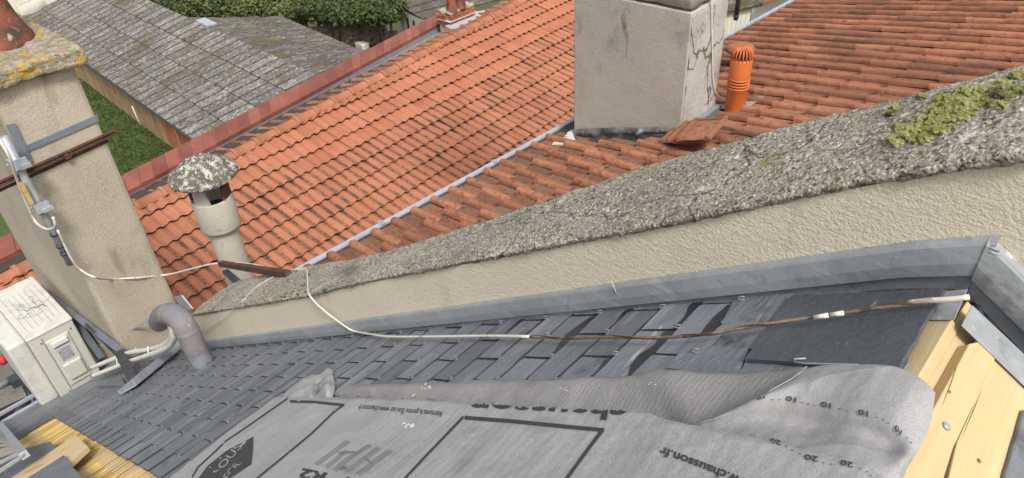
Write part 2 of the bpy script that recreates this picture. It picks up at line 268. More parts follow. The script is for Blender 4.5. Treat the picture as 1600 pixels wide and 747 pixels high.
M['brick'] = pmat('red_brick', (.33, .105, .055), [('noise', 8, .45, .6, (.42, .16, .09)), ('noise', 15, .6, .7, (.15, .08, .06))], rough=.9, rand=.25)
M['mortar'] = pmat('lichened_mortar', (.33, .31, .22), [('noise', 12, .45, .6, (.45, .43, .33)), ('noise', 25, .55, .65, (.15, .14, .08))], rough=.95, bumps=[('noise', 30, .02)])
M['paving'] = pmat('grey_street', (.2, .19, .175), [('noise', 2, .4, .6, (.26, .245, .22)), ('noise', 20, .55, .68, (.13, .125, .11))], rough=.9, bumps=[('noise', 60, .01)])
M['red_paint'] = pmat('red_plastic', (.5, .03, .03), rough=.5)
M['earth'] = pmat('garden_earth', (.08, .075, .045), [('noise', 1.5, .4, .6, (.06, .08, .025)), ('noise', 8, .5, .65, (.12, .1, .07))], rough=1)
M['glass_dark'] = pmat('dark_opening', (.03, .03, .035), rough=.3)

# ------------------------------------------------------------------ main planes
S = .5
TS = rad(33.63)
sV = V((-math.cos(TS), 0, -math.sin(TS)))         # down the slate slope
hV = V((0, 1, 0))
nV = V((-math.sin(TS), 0, math.cos(TS)))
P0 = O - nV * S
def slate_hit(px, up=0.0): return hit(px, P0 + nV * up, nV)
def zs(x): return P0.z - (nV.x * (x - P0.x)) / nV.z   # height of the slate plane over x
WY = 1.88 * S                                     # face of the party wall
XR = -.047                                        # roof crest
ZR = zs(XR)
n2 = V((math.sin(TS), 0, math.cos(TS)))           # the far slope of our own roof
PR = V((XR, 0, ZR))
def right_hit(px, up=0.0): return hit(px, PR + n2 * up, n2)
print('crest', PR)

# ================================================================== OUR SLATE ROOF
e1 = slate_hit((46, 640)); XE = e1.x              # eave
DE = (e1 - P0).dot(sV)
roof = thing('slate_roof', (0, 0, ZR), 'dark grey slate roof slope with metal hooks running down to the left beside the party wall', 'roof')
mb = MB()
Y0 = -1.1
mb.prism([V((XR, Y0, ZR)) - nV * .034, V((XR, WY, ZR)) - nV * .034, V((XE, WY + .0, zs(XE))) - nV * .034, V((XE, Y0, zs(XE))) - nV * .034], .02, nV)
mb.build('roof_deck', M['dark_steel'], roof)
# slates: half bond, width 2*hw along Y, exposure ex down the slope
hw, ex = .16 * S, .1755 * S
def slate_mesh(seed, scale=1.0):
    rnd = random.Random(seed); W = hw - .0032; L = ex * 2.25; th = .0048
    top, low = .0015, .0125
    # outline in (d,h); lower end d=0, upper end d=-L
    o = [(-L, -W)]
    o += [(-ex * .7, -W + rnd.uniform(-.0008, .0015)), (-ex * .3, -W + rnd.uniform(-.0008, .0015)), (-rnd.uniform(.002, .006), -W)]
    for k in range(5): o.append((rnd.uniform(-.0025, .001), -W + .006 + (2 * W - .012) * k / 4))
    o += [(-rnd.uniform(.002, .006), W), (-ex * .4, W - rnd.uniform(0, .0015)), (-L, W)]
    def P(d, h, e): return sV * d + hV * h + nV * (lerp(low, top, -d / L) + e)
    k = len(o); vs = [P(d, h, 0) for d, h in o] + [P(d, h, -th) for d, h in o]
    m = MB(); m.add(vs, [tuple(range(k))[::-1]]); fs = [(i, (i + 1) % k, (i + 1) % k + k, i + k) for i in range(k - 1)]
    m.add(vs, [f[::-1] for f in fs], mi=1)
    return m
svar = [slate_mesh(i) for i in range(7)]
for m_ in svar:                                   # make the top face look up
    a = [V(m_.v[i]) for i in m_.f[0]]
    nn = sum(((a[i]).cross(a[(i + 1) % len(a)]) for i in range(len(a))), V((0, 0, 0)))
    if nn.dot(nV) < 0: m_.f = [f[::-1] for f in m_.f]
smesh = [m_.mesh('slate', [M['slate'], M['slate_side']]) for m_ in svar]
def hook_mb():
    m = MB(); r = .0014
    pts = [sV * -.006 + nV * .0125, sV * .002 + nV * .0125, sV * .0055 + nV * .0145, sV * .0055 + nV * .0175, sV * .002 + nV * .0185, sV * -.009 + nV * .0178]
    m.tube(pts, r, 5); return m
hookme = hook_mb().mesh('hook', M['zinc_dark'])
# dark wet strip on the slates, plus a painted shade line just under the edge of the upper course
cells = []
h0 = 1.52 * S; d0 = 1.4705 * S
ncol = int((DE - .2) / ex) + 3
for c in range(-3, ncol):
    d = d0 + c * ex
    if d > DE + .001: break
    if d < .70: continue
    for k in range(-16, 6):
        h = h0 + k * 2 * hw + (hw if c % 2 else 0)
        if h - hw > WY or h + hw < Y0 + .3: continue
        p = P0 + sV * d + hV * h
        x, y = proj(p)
        if not (-90 < x < 1330 and -50 < y < 840): continue
        cells.append((p, c, k, x, y, (p - O).length))
# bare battens: the region where slates are missing, given in pixels
def inside(poly, x, y):
    r = False; n = len(poly)
    for i in range(n):
        (x1, y1), (x2, y2) = poly[i], poly[(i + 1) % n]
        if (y1 > y) != (y2 > y) and x < (x2 - x1) * (y - y1) / (y2 - y1) + x1: r = not r
    return r
bare = [(20, 692), (74, 655), (130, 680), (185, 712), (275, 757), (275, 860), (-80, 860), (-80, 740)]
cover = [(470, 625), (600, 640), (1300, 690), (1420, 860), (230, 860)]
def n_in(c): return sum(inside(bare, *proj(c[0] - sV * ex * a + hV * hw * b)) for a in (.1, .9) for b in (-.8, 0, .8))
cells = [c for c in cells if n_in(c) < 2]
def vis(c): return -20 < c[3] < 1320 and c[4] < 790 and not inside(cover, c[3], c[4])
cells.sort(key=lambda c: (not vis(c), c[5]))
rest = MB(); hooks_rest = MB(); wet_shade = MB()
rnd = random.Random(3)
for i, (p, c, k, x, y, dist) in enumerate(cells):
    j = sV * rnd.uniform(-.0025, .0025) + hV * rnd.uniform(-.001, .001) + nV * rnd.uniform(0, .0012)
    hookpos = p + j
    # the wet film and the painted edge shade lie at the top of this slate's exposed part
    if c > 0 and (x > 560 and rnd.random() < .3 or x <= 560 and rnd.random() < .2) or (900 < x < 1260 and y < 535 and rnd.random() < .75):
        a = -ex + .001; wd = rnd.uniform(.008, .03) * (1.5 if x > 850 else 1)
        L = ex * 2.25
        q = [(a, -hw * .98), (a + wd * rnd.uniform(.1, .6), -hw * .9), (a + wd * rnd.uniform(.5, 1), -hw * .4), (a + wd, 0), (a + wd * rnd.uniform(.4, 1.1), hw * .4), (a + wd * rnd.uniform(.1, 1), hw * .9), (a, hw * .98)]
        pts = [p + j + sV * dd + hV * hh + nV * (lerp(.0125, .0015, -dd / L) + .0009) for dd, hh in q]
        wet_shade.add(pts, [tuple(range(len(pts)))])
    if rnd.random() < .95:  # thin strip painting the contact shade along the course edge
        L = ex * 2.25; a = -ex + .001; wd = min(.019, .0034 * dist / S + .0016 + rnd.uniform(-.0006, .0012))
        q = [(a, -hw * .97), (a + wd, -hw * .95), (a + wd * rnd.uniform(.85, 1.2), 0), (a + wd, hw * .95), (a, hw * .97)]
        pts = [p + j + sV * dd + hV * hh + nV * (lerp(.0125, .0015, -dd / L) + .0011) for dd, hh in q]; wet_shade.add(pts, [tuple(range(5))])
    if i < 300:
        s_ = inst('slate', smesh[i % 7], p + j, roof, (rnd.uniform(-.004, .004), rnd.uniform(-.004, .004), rnd.uniform(-.008, .008)))
        if y < 780:
            hk = bpy.data.objects.new('hook', hookme); sc.collection.objects.link(hk); hk.parent = s_
    else:
        m_ = svar[i % 7]; off = p + j; o_ = len(rest.v)
        rest.v += [tuple(V(v) + off) for v in m_.v]; rest.f += [tuple(q + o_ for q in f) for f in m_.f]; rest.m += m_.m; rest.sm += m_.sm
        hm = hook_mb(); o_ = len(hooks_rest.v); hooks_rest.v += [tuple(V(v) + off) for v in hm.v]; hooks_rest.f += [tuple(q + o_ for q in f) for f in hm.f]; hooks_rest.m += hm.m; hooks_rest.sm += hm.sm
print('slates', len(cells))
if rest.v:
    tag(rest.build('slate_field', [M['slate'], M['slate_side']], roof), kind='stuff')
    tag(hooks_rest.build('hook_field', M['galv'], roof), kind='stuff')
if wet_shade.f:
    for i_, f in enumerate(wet_shade.f):
        a = [V(wet_shade.v[q]) for q in f]
        if (a[1] - a[0]).cross(a[3] - a[0]).dot(nV) < 0: wet_shade.f[i_] = f[::-1]
    tag(wet_shade.build('rain_water_and_edge_shade', M['slate_wet_shade'], roof), kind='stuff')
# big loose slate at the top, its smaller neighbour strip and the long wire hook
def chip(poly, n=7, amp=.0016, seed=1):
    r = random.Random(seed); out = []
    for i in range(len(poly)):
        a, b = V(poly[i]), V(poly[(i + 1) % len(poly)])
        for k in range(n):
            t = k / n; p = a.lerp(b, t)
            out.append(p + (V((0, 0, 0)) if k == 0 else sV * r.uniform(-amp, amp) + hV * r.uniform(-amp, amp)))
    return out
bs = MB().prism(chip([slate_hit(q, .019) for q in ((1163, 561), (1236, 461), (1475, 451), (1405, 574))], 9), .0055, nV)
tag(bs.build('slate', M['big_slate'], roof), 'large dark uncut slate with scratches at the top of the slope')
mb = MB()
for q in ([(1110, 540), (1150, 462), (1240, 458), (1190, 545)], [(1040, 575), (1085, 520), (1180, 520), (1150, 590)], [(1150, 590), (1180, 540), (1420, 560), (1400, 600)]):
    mb.prism(chip([slate_hit(a, .012) for a in q], 6, seed=2), .004, nV)
tag(mb.build('slate', M['slate'], roof), 'overlapping slates beneath the large dark slate')
mb = MB(); mb.tube([slate_hit(q, u) for q, u in (((1259, 560), .0215), ((1241, 561), .0215), ((1242, 566), .0215), ((1258, 568), .021), ((1340, 570), .021), ((1349, 572), .019))], .0012, 6)
mb.build('wire_hook', M['galv'], roof)
# crest boards
def flat(name, pix, mat, par, up, th, fn=slate_hit, n=nV, lab=None, ch=0):
    pts = [fn(q, up) for q in pix]
    if ch: pts = chip(pts, 5, ch, 5)
    o = MB().prism(pts, th, n).build(name, mat, par, bevel=.0015)
    if lab: tag(o, lab)
    return o
flat('board', [(1452, 496), (1489, 497), (1433, 592), (1330, 800), (1280, 800)], M['wood'], roof, .004, .02)
flat('board', [(1512, 470), (1540, 500), (1460, 640), (1370, 830), (1340, 780), (1438, 588)], M['wood'], roof, -.006, .02, right_hit, n2, 'golden yellow board along the crest')
flat('board', [(1515, 537), (1532, 533), (1556, 560), (1490, 700), (1462, 790), (1375, 790)], M['wood'], roof, .012, .018, right_hit, n2)
flat('board', [(1556, 545), (1620, 610), (1560, 800), (1470, 800), (1496, 690), (1530, 610)], M['wood'], roof, .009, .018, right_hit, n2)
flat('slate', [(1601, 640), (1680, 640), (1680, 830), (1556, 830), (1572, 740)], M['slate'], roof, .016, .006, right_hit, n2, 'slate on the far side of the crest', .001)
for k_, (kp, ks, up_k) in enumerate((((1484, 612), .0022, .0128), ((1530, 720), .0026, .0098))):
    c = right_hit(kp, up_k); MB().lathe(c, [(0, .0006), (ks * .6, .0006), (ks, .0002)], 9, n2).build('knot', M['knot'], roof)
for a_, b_ in (((1538, 600), (1500, 690)), ((1500, 560), (1470, 640))):
    pa_, pb_ = right_hit(a_, .0124), right_hit(b_, .0124); MB().add([pa_, pa_.lerp(pb_, .5) + V((.0008, 0, 0)), pb_, pa_.lerp(pb_, .5) - V((.0006, 0, 0))], [(0, 1, 2, 3)]).build('split', M['knot'], roof)
mb = MB(); c = right_hit((1479, 666), .013); mb.lathe(c, [(0, .0022), (.0035, .002), (.005, .0006), (.005, 0)], 12, n2); mb.build('nail', M['galv'], roof)
mb = MB(); mb.prism([V((XR, Y0, ZR)) - n2 * .03, V((XR, WY, ZR)) - n2 * .03, V((2.2, WY, ZR - (2.2 - XR) * math.tan(TS))) - n2 * .03, V((2.2, Y0, ZR - (2.2 - XR) * math.tan(TS))) - n2 * .03], .02, n2)
mb.build('roof_deck', M['slate_side'], roof)
flat('zinc_strip', [(1503, 508), (1519, 476), (1640, 590), (1640, 640)], M['zinc'], roof, .014, .002, right_hit, n2)
flat('zinc_tab', [(1452, 499), (1474, 455), (1512, 451), (1491, 499)], M['zinc'], roof, .0075, .0015)
# battens, loose plank and slates at the lower left
ba = thing('roof_battens', slate_hit((150, 720)), 'bare yellow pine battens where slates are missing at the bottom left', 'battens')
a0 = slate_hit((28, 690)); a1 = slate_hit((262, 760))
d_hi = (slate_hit((70, 655)) - P0).dot(sV); d_lo = (slate_hit((262, 790)) - P0).dot(sV)
bt = []; d = d_lo
step = .052
i = 0
dd_ = d_hi + .3
while dd_ > d_lo:
    c0 = P0 + sV * dd_ - nV * .0145
    # the upper Y end follows the broken slate edge
    edge = [(28, 690), (75, 659), (130, 682), (180, 717), (262, 762), (300, 800)]
    ends = [(slate_hit(q) - P0) for q in edge]; tab = sorted((e.dot(sV), e.y) for e in ends)
    ye = pl(tab, dd_) + .22
    bt.append((c0, ye)); dd_ -= step; i += 1
rr_b = random.Random(8)
for c0, ye in bt:
    m_ = MB().box(c0 + hV * ((ye + Y0) / 2 - 0), sV * .0115 * rr_b.uniform(.85, 1.1), hV * ((ye - Y0) / 2), nV * .011)
    m_.build('batten', M['batten'], ba)
for px in ((120, 742), (60, 690), (215, 747)):
    q = slate_hit(px, -.01); MB().box(q, sV * .9, hV * .03, nV * .006).build('rafter', M['wood_x'], ba)
tag(MB().prism([slate_hit(q, .05) for q in ((10, 752), (118, 679), (137, 697), (36, 790))], .022, nV).build('plank', M['wood_x'], None, slate_hit((70, 725), .05), bevel=.002),
    'pale sawn plank lying across the battens at the bottom left', 'plank')
tag(MB().prism(chip([slate_hit(q, .062) for q in ((42, 747), (100, 711), (128, 747), (120, 790), (10, 790))], 5), .006, nV).build('loose_slate', M['slate'], None, slate_hit((80, 750), .06)),
    'loose slate lying on the near side of the pale plank', 'slate', 'loose slates on the battens')
tag(MB().prism(chip([slate_hit(q, .04) for q in ((-20, 745), (-20, 716), (78, 690), (88, 699), (20, 745))], 5), .006, nV).build('loose_slate', M['slate'], None, slate_hit((40, 715), .04)),
    'loose slate lying on the far side of the pale plank', 'slate', 'loose slates on the battens')
# scaffold grating at the far left edge
gr = thing('grating', slate_hit((15, 700), .1), 'galvanised steel grating at the left edge by the bare battens', 'grating')
ga, gb, gc, gd = [slate_hit(q, .12) for q in ((-40, 640), (2, 664), (38, 711), (-60, 775))]
MB().bar(gb, gc, .03, .03).build('frame', M['galv'], gr)
for k in range(16):
    t = k / 15; p = gb.lerp(gc, t); q = ga.lerp(gd, t); MB().bar(p, q, .006, .015).build('slat', M['galv'], gr)
MB().bar(ga, gd, .03, .03).build('frame', M['galv'], gr)
# eave gutter
eg = MB(); pa = V((XE, Y0, zs(XE))); pb = V((XE, WY + .3, zs(XE)))
eg.bar(pa - V((.03, 0, .02)), pb - V((.03, 0, .02)), .012, .05); eg.bar(pa - V((.15, 0, .0)), pb - V((.15, 0, .0)), .018, .03); eg.bar(pa - V((.09, 0, .07)), pb - V((.09, 0, .07)), .13, .004)
eg.build('gutter', M['zinc_light'], roof)

# ================================================================== PARTY WALL
XW0, XW1 = -3.42, .9
near_dz = [(-3.4, .283), (-3.3, .281), (-2.84, .265), (-1.95, .233), (-1.58, .236), (-1.18, .228), (-.82, .217), (-.42, .207), (-.28, .209), (-.14, .203), (-.05, .193), (.3, .19)]
far_dz = [(-3.7, .32), (-3.3, .325), (-2.45, .272), (-1.83, .225), (-1.15, .235), (-.74, .252), (-.46, .246), (-.26, .233), (-.11, .229), (.3, .22)]
def zbase(x): return zs(x) if x < .02 else zs(.02) - (x - .02) * math.tan(TS) * .3
wall = thing('party_wall', (-1.2, WY, 8.5), 'cream rendered party wall with lichen covered coping running beside the slate roof', 'wall')
mb = MB(); nx = 60
xs = [lerp(XW0 + .02, XW1, i / nx) for i in range(nx + 1)]
WT = .28
vs = []; fs = []
for x in xs:
    zt = zbase(x) + pl(near_dz, x) - .012; vs += [(x, WY, zt), (x, WY, zbase(x) - 1.2 if x < 0 else ZR - 2.5), (x, WY + WT - .02, zt), (x, WY + WT - .02, 4)]
for i in range(nx):
    a = i * 4; b = a + 4; fs += [(a, a + 1, b + 1, b), (a + 2, b + 2, b + 3, a + 3), (a, b, b + 2, a + 2)]
fs += [(0, 2, 3, 1)]
mb.add(vs, fs); mb.build('rendered_face', M['render'], wall)
# coping: displaced grid with ragged lichen edge
mb = MB(); nu, nvv = 700, 60
prof = []
for j in range(nvv + 1):
    t = j / nvv
    prof.append(t)
vs = []
for i in range(nu + 1):
    x = lerp(XW0, XW1 - .2, (i / nu) ** .9) if False else lerp(XW0, XW1 - .2, i / nu)
    zn = zbase(x) + pl(near_dz, x); zf = zbase(x) + pl(far_dz, x)
    rag = fbm((x, 0, 3), 9, 3) * .003 + fbm((x, 5, 3), 45, 3) * .005
    for j in range(nvv + 1):
        t = j / nvv
        if t < .14:   # the near drop
            u = t / .14; y = WY - .002 - .007 * math.sin(u * math.pi * .5); z = zn - (.012 + rag) * (1 - u) - .0
        elif t > .9:
            u = (t - .9) / .1; y = WY + WT + .012; z = zf - u * .06
        else:
            u = (t - .14) / .76; y = lerp(WY - .009, WY + WT + .012, u); z = lerp(zn, zf, u) + .014 * math.sin(math.pi * u) ** .5
        p = V((x, y, z)); q = V((x * .8, y * 1.25, z))
        dsp = fbm(p, 6, 2) * .005 + abs(fbm(p, 60, 3)) * .0045 + fbm(p, 150, 2) * .0026
        if t > .1: p.z += dsp
        p.y -= dsp * (1 if t < .25 else .2)
        if x < XW0 + .06: p.z -= ((XW0 + .06 - x) / .06) ** 2 * .05
        vs.append(p)
fs = []
for i in range(nu):
    for j in range(nvv):
        a = i * (nvv + 1) + j; fs.append((a, a + nvv + 1, a + nvv + 2, a + 1))
mb.add(vs, fs, True); mb.add([vs[j] for j in range(nvv + 1)], [tuple(range(nvv, -1, -1))]); coping = mb.build('coping', M['lichen'], wall)
cop_bvh = BVHTree.FromPolygons([tuple(v) for v in vs], fs)
def cop_hit(px):
    r = ray(*px); h = cop_bvh.ray_cast(O, r); return h[0]
# flashing
def flash_piece(x0, x1, zlo, zhi, off, lip, mat, name, lab=None):
    m = MB(); n = max(2, int(abs(x1 - x0) / .08)); vs = []; fs = []
    for i in range(n + 1):
        x = lerp(x0, x1, i / n); zb = zs(x) if x < XR else ZR - (x - XR) * math.tan(TS)
        wv = fbm((x, 1, 1), 3, 2) * .0012
        sec = [(off - .006, zlo), (off, zlo), (off + wv + .002, lerp(zlo, zhi, .4)), (off + wv, zhi - .005), (off - .002, zhi), (0.0005, zhi + .002)] if lip else [(off - .002, zlo), (off, zlo), (off + wv, lerp(zlo, zhi, .5)), (off, zhi)]
        for o_, z in sec: vs.append((x, WY - o_, zb + z))
    k = len(sec)
    for i in range(n):
        for j in range(k - 1): a = i * k + j; fs.append((a, a + 1, a + k + 1, a + k))
    # outward faces look to -Y
    fs = [f[::-1] for f in fs] if (V(vs[k]) - V(vs[0])).cross(V(vs[1]) - V(vs[0])).length and ((V(vs[2]) - V(vs[1])).cross(V(vs[k + 1]) - V(vs[1]))).y > 0 else fs
    m.add(vs, fs, False); o = m.build(name, mat, wall)
    if lab: tag(o, lab)
    return o
xb = [slate_hit(q).x for q in ((312, 575), (700, 510), (962, 495))]
cuts = [-4.2, -3.05, -1.72, -.72, XR - .004]
for i in range(len(cuts) - 1):
    flash_piece(cuts[i], cuts[i + 1] + .012 * (i % 2), .026, .077 + .0012 * i, .013 + .0015 * (i % 2), True, M['zinc'], 'flashing')
ac_ = [-3.6 + .42 * k for k in range(9)]
ac_[-1] = XR
for i in range(8):
    flash_piece(ac_[i], ac_[i + 1] + .01, .001, .036, .006 + .0012 * (i % 2), False, M['zinc_dark'] if i % 3 else M['zinc'], 'apron_flashing')
flash_piece(XR - .002, .9, .01, .072, .016, True, M['zinc'], 'flashing', 'flashing on the far side of the crest')
flash_piece(XR, .9, -.02, .02, .009, False, M['zinc_dark'], 'apron_flashing')
# seam of solder at the corner
mb = MB()
for k in range(9):
    a = V((XR + .004, WY - .0155, ZR + .014 + k * .0062)); mb.tube([a + V((-.007, .001, -.001)), a + V((.002, -.0005, .001)), a + V((.01, .0005, 0))], .0014, 5)
tag(mb.build('solder_seam', M['zinc'], wall), kind='stuff')
# pale cement drip on the flashing
mb = MB(); q = aty((956, 440), WY - .0175); q2 = aty((964, 461), WY - .0175); mb.tube([q, q2], .0009, 5); mb.build('mastic_line', M['mortar_w'], wall)
# moss cushions on the coping
mo = MB(); mrnd = random.Random(11)
spots = [(1395, 222, 16, 7), (1415, 215, 20, 8), (1440, 218, 20, 8), (1425, 205, 24, 9), (1448, 190, 28, 11), (1475, 190, 26, 9), (1500, 178, 28, 12), (1470, 172, 24, 10), (1495, 160, 24, 10), (1520, 145, 28, 10), (1512, 165, 24, 9), (1535, 160, 22, 8), (1545, 142, 18, 7), (1570, 150, 18, 7), (1560, 165, 16, 6), (1565, 132, 14, 6), (1595, 140, 16, 7), (1390, 180, 10, 4), (1400, 170, 9, 4), (1465, 205, 20, 6), (1405, 200, 13, 5), (1475, 155, 16, 6), (1590, 118, 14, 6), (1440, 152, 10, 4)]
heads = []
for (x, y, wx, wy) in spots:
    for k in range(int(wx * 2.6)):
        a = mrnd.uniform(0, 2 * math.pi); r = math.sqrt(mrnd.random())
        px, py = x + math.cos(a) * r * wx, y + math.sin(a) * r * wy
        h = cop_hit((px, py))
        if h is None: continue
        heads.append((h + V((0, 0, .003 * (1 - r * r))), mrnd.uniform(.0016, .004) * (1.2 - r * .6)))
ico = bmesh.new(); bmesh.ops.create_icosphere(ico, subdivisions=2, radius=1); iv = [v.co.copy() for v in ico.verts]; iff = [[v.index for v in f.verts] for f in ico.faces]; ico.free()
for h, r in heads:
    mo.add([h + V((v.x * 1.5, v.y * 1.3, v.z * .75)) * r * (1 + .25 * noise.noise((h + v * r) * 260)) for v in iv], iff, True)
    for k in range(16):
        d = V((mrnd.gauss(0, 1), mrnd.gauss(0, 1), abs(mrnd.gauss(0, 1)) + .2)).normalized(); b = h + d * r * .9; e = b + (d + V((mrnd.uniform(-.3, .3), mrnd.uniform(-.3, .3), .3))) * .002
        sdv = d.orthogonal().normalized() * .0005; mo.add([b - sdv, b + sdv, e], [(0, 1, 2)])
tag(mo.build('moss', M['moss'], wall), kind='stuff')
# lichen grit: small flakes standing on the coping
fl = MB(); fr = random.Random(5)
for k in range(1500):
    x = lerp(XW0 + .05, .25, fr.random() ** .8); i = int((x - XW0) / (XW1 - .2 - XW0) * nu); j = fr.randint(3, int(nvv * .88))
    p = V(vs_ := coping.data.vertices[min(i, nu) * (nvv + 1) + j].co) + V(wall['org'])
    s = fr.uniform(.001, .0026); a = fr.uniform(0, 6.28); t1 = V((math.cos(a), math.sin(a), fr.uniform(-.3, .3))) * s; t2 = V((-math.sin(a), math.cos(a), fr.uniform(-.3, .3))) * s * .7
    fl.add([p - t1 - t2, p + t1 - t2, p + t1 * .8 + t2 + V((0, 0, s)), p - t1 + t2, p + V((0, 0, s * .9))], [(0, 1, 4), (1, 2, 4), (2, 3, 4), (3, 0, 4)])
tag(fl.build('lichen_flake', M['lichen'], wall), kind='stuff')

# ================================================================== MEMBRANE
def grid_sheet(rows, nu=48, nv=20, wob=.002, seed=0, fn=slate_hit):
    """rows: list of lines, each a list of (px, py, height); splined both ways"""
    R = []
    for r in rows:
        pts = spline([V((a, b, c)) for a, b, c in r], 10)
        # resample by parameter
        n = len(pts) - 1; R.append([pts[int(round(i / nu * n))] if False else pts[min(n - 1, int(i / nu * n))].lerp(pts[min(n, int(i / nu * n) + 1)], i / nu * n - min(n - 1, int(i / nu * n))) for i in range(nu + 1)])
    C = [spline([R[k][i] for k in range(len(R))], 8) for i in range(nu + 1)]
    vs = []
    for j in range(nv + 1):
        for i in range(nu + 1):
            c = C[i]; n = len(c) - 1; f = j / nv * n; k = min(n - 1, int(f)); p = c[k].lerp(c[k + 1], f - k)
            q = fn((p.x, p.y), p.z)
            q = q + nV * (noise.noise(V((q.x * 9, q.y * 9, seed))) * wob * 2 + noise.noise(V((q.x * 30, q.y * 8, seed + 5))) * wob * .6)
            rg = 1 - abs(noise.noise(V((q.x * 7 + q.y * 4, q.y * 13 - q.x * 3, seed + 9)))); rg2 = 1 - abs(noise.noise(V((q.x * 22, q.y * 16, seed + 2))))
            q = q + nV * (rg ** 10 * .0016 + rg2 ** 16 * .0004) * wob / .0022
            vs.append(q)
    fs = []
    for j in range(nv):
        for i in range(nu):
            a = j * (nu + 1) + i; fs.append((a, a + 1, a + nu + 2, a + nu + 1))
    nn = sum(((vs[f[1]] - vs[f[0]]).cross(vs[f[2]] - vs[f[0]]) for f in fs), V((0, 0, 0)))
    if nn.dot(nV) < 0: fs = [f[::-1] for f in fs]
    return vs, fs
memb = thing('roofing_membrane', slate_hit((800, 700), .03), 'printed grey roofing membrane folded over the slates in the foreground', 'membrane')
def sheet(name, rows, mat, **k):
    vs, fs = grid_sheet(rows, **k); o = MB().add(vs, fs, True).build(name, mat, memb)
    so_ = o.modifiers.new('thickness', 'SOLIDIFY'); so_.thickness = .0012; so_.offset = -1
    return o, BVHTree.FromPolygons([tuple(v) for v in vs], fs)
# main printed sheet
A, A_b = sheet('printed_sheet', [
    [(428, 621, .012), (476, 622, .024), (530, 621, .03), (640, 625, .036), (760, 631, .04), (870, 637, .046), (985, 641, .055), (1040, 655, .058), (1100, 670, .06), (1190, 688, .06), (1270, 704, .056), (1345, 722, .052), (1392, 752, .045)],
    [(416, 630, .013), (470, 629, .028), (530, 628, .036), (640, 632, .042), (760, 639, .046), (870, 645, .053), (980, 652, .062), (1036, 665, .066), (1095, 680, .066), (1185, 700, .064), (1262, 716, .06), (1335, 736, .055), (1385, 768, .048)],
    [(366, 666, .013), (432, 668, .026), (505, 670, .036), (625, 675, .036), (745, 682, .04), (855, 690, .045), (960, 698, .052), (1020, 710, .058), (1080, 722, .06), (1165, 742, .06), (1240, 758, .058), (1310, 778, .054), (1365, 800, .05)],
    [(258, 750, .013), (330, 765, .02), (410, 775, .03), (540, 785, .034), (680, 790, .036), (800, 795, .04), (900, 800, .046), (970, 806, .05), (1040, 815, .052), (1130, 822, .052), (1210, 832, .052), (1290, 842, .05), (1350, 850, .046)],
    [(150, 850, .013), (240, 870, .018), (340, 880, .02), (470, 890, .024), (620, 900, .03), (750, 900, .034), (850, 905, .04), (920, 910, .042), (990, 915, .044), (1090, 920, .044), (1180, 920, .044), (1270, 920, .042), (1340, 920, .04)]],
    M['membrane'], nu=220, nv=90, wob=.0022)
# turned-back band behind it
B_, B_b = sheet('turned_edge', [
    [(527, 603, .004), (560, 600, .012), (600, 600, .014), (700, 597, .016), (800, 594, .017), (900, 592, .018), (985, 586, .022), (1018, 578, .026), (1050, 579, .026), (1110, 585, .022), (1190, 583, .024), (1262, 573, .03)],
    [(524, 612, .01), (560, 607, .024), (600, 606, .026), (700, 604, .027), (800, 601, .028), (900, 599, .029), (985, 594, .036), (1020, 588, .042), (1055, 590, .04), (1115, 596, .032), (1185, 594, .034), (1250, 583, .042)],
    [(520, 625, .006), (560, 626, .006), (600, 628, .008), (700, 631, .010), (800, 636, .012), (900, 641, .012), (985, 650, .014), (1040, 662, .012), (1080, 668, .022), (1120, 655, .032), (1170, 632, .042), (1235, 600, .05)],
    [(520, 645, .001), (560, 648, .001), (600, 650, .002), (700, 655, .003), (800, 660, .004), (900, 665, .004), (985, 674, .004), (1040, 685, .005), (1090, 690, .010), (1140, 690, .014), (1190, 670, .02), (1250, 640, .03)]],
    M['membrane_back'], nu=180, nv=30, wob=.0026, seed=4)
# bulging right end with the scale marks
C_, C_b = sheet('folded_end', [
    [(1236, 592, .052), (1262, 574, .036), (1300, 570, .036), (1345, 570, .036), (1390, 574, .034), (1425, 584, .03), (1448, 600, .026), (1462, 614, .02)],
    [(1180, 624, .054), (1225, 604, .056), (1275, 594, .05), (1330, 592, .047), (1375, 598, .045), (1415, 610, .04), (1442, 622, .032), (1458, 634, .02)],
    [(1110, 657, .046), (1170, 638, .052), (1235, 632, .047), (1290, 636, .045), (1345, 645, .044), (1395, 660, .04), (1428, 672, .03), (1448, 676, .018)],
    [(1072, 669, .036), (1150, 664, .038), (1210, 662, .036), (1275, 668, .032), (1335, 678, .034), (1385, 700, .024), (1418, 706, .026), (1434, 706, .018)],
    [(1075, 690, .02), (1160, 694, .034), (1215, 696, .042), (1270, 706, .046), (1325, 718, .046), (1372, 734, .042), (1402, 744, .032), (1416, 742, .016)],
    [(1090, 745, .01), (1170, 760, .02), (1230, 775, .03), (1280, 785, .034), (1330, 790, .034), (1370, 795, .03), (1395, 800, .02), (1404, 800, .01)]],
    M['membrane'], nu=140, nv=90, wob=.0022, seed=8)
D_, D_b = sheet('crumpled_corner', [
    [(468, 594, .004), (480, 586, .014), (490, 584, .016), (500, 584, .014), (512, 576, .018), (521, 580, .012)],
    [(448, 610, .008), (470, 599, .022), (486, 597, .024), (498, 600, .012), (511, 592, .026), (523, 596, .016)],
    [(440, 622, .006), (462, 612, .026), (484, 612, .03), (496, 616, .01), (510, 606, .034), (524, 606, .018)],
    [(438, 640, .004), (462, 634, .008), (484, 632, .01), (498, 630, .008), (512, 628, .01), (520, 626, .006)]],
    M['membrane'], nu=40, nv=24, wob=.006, seed=2)
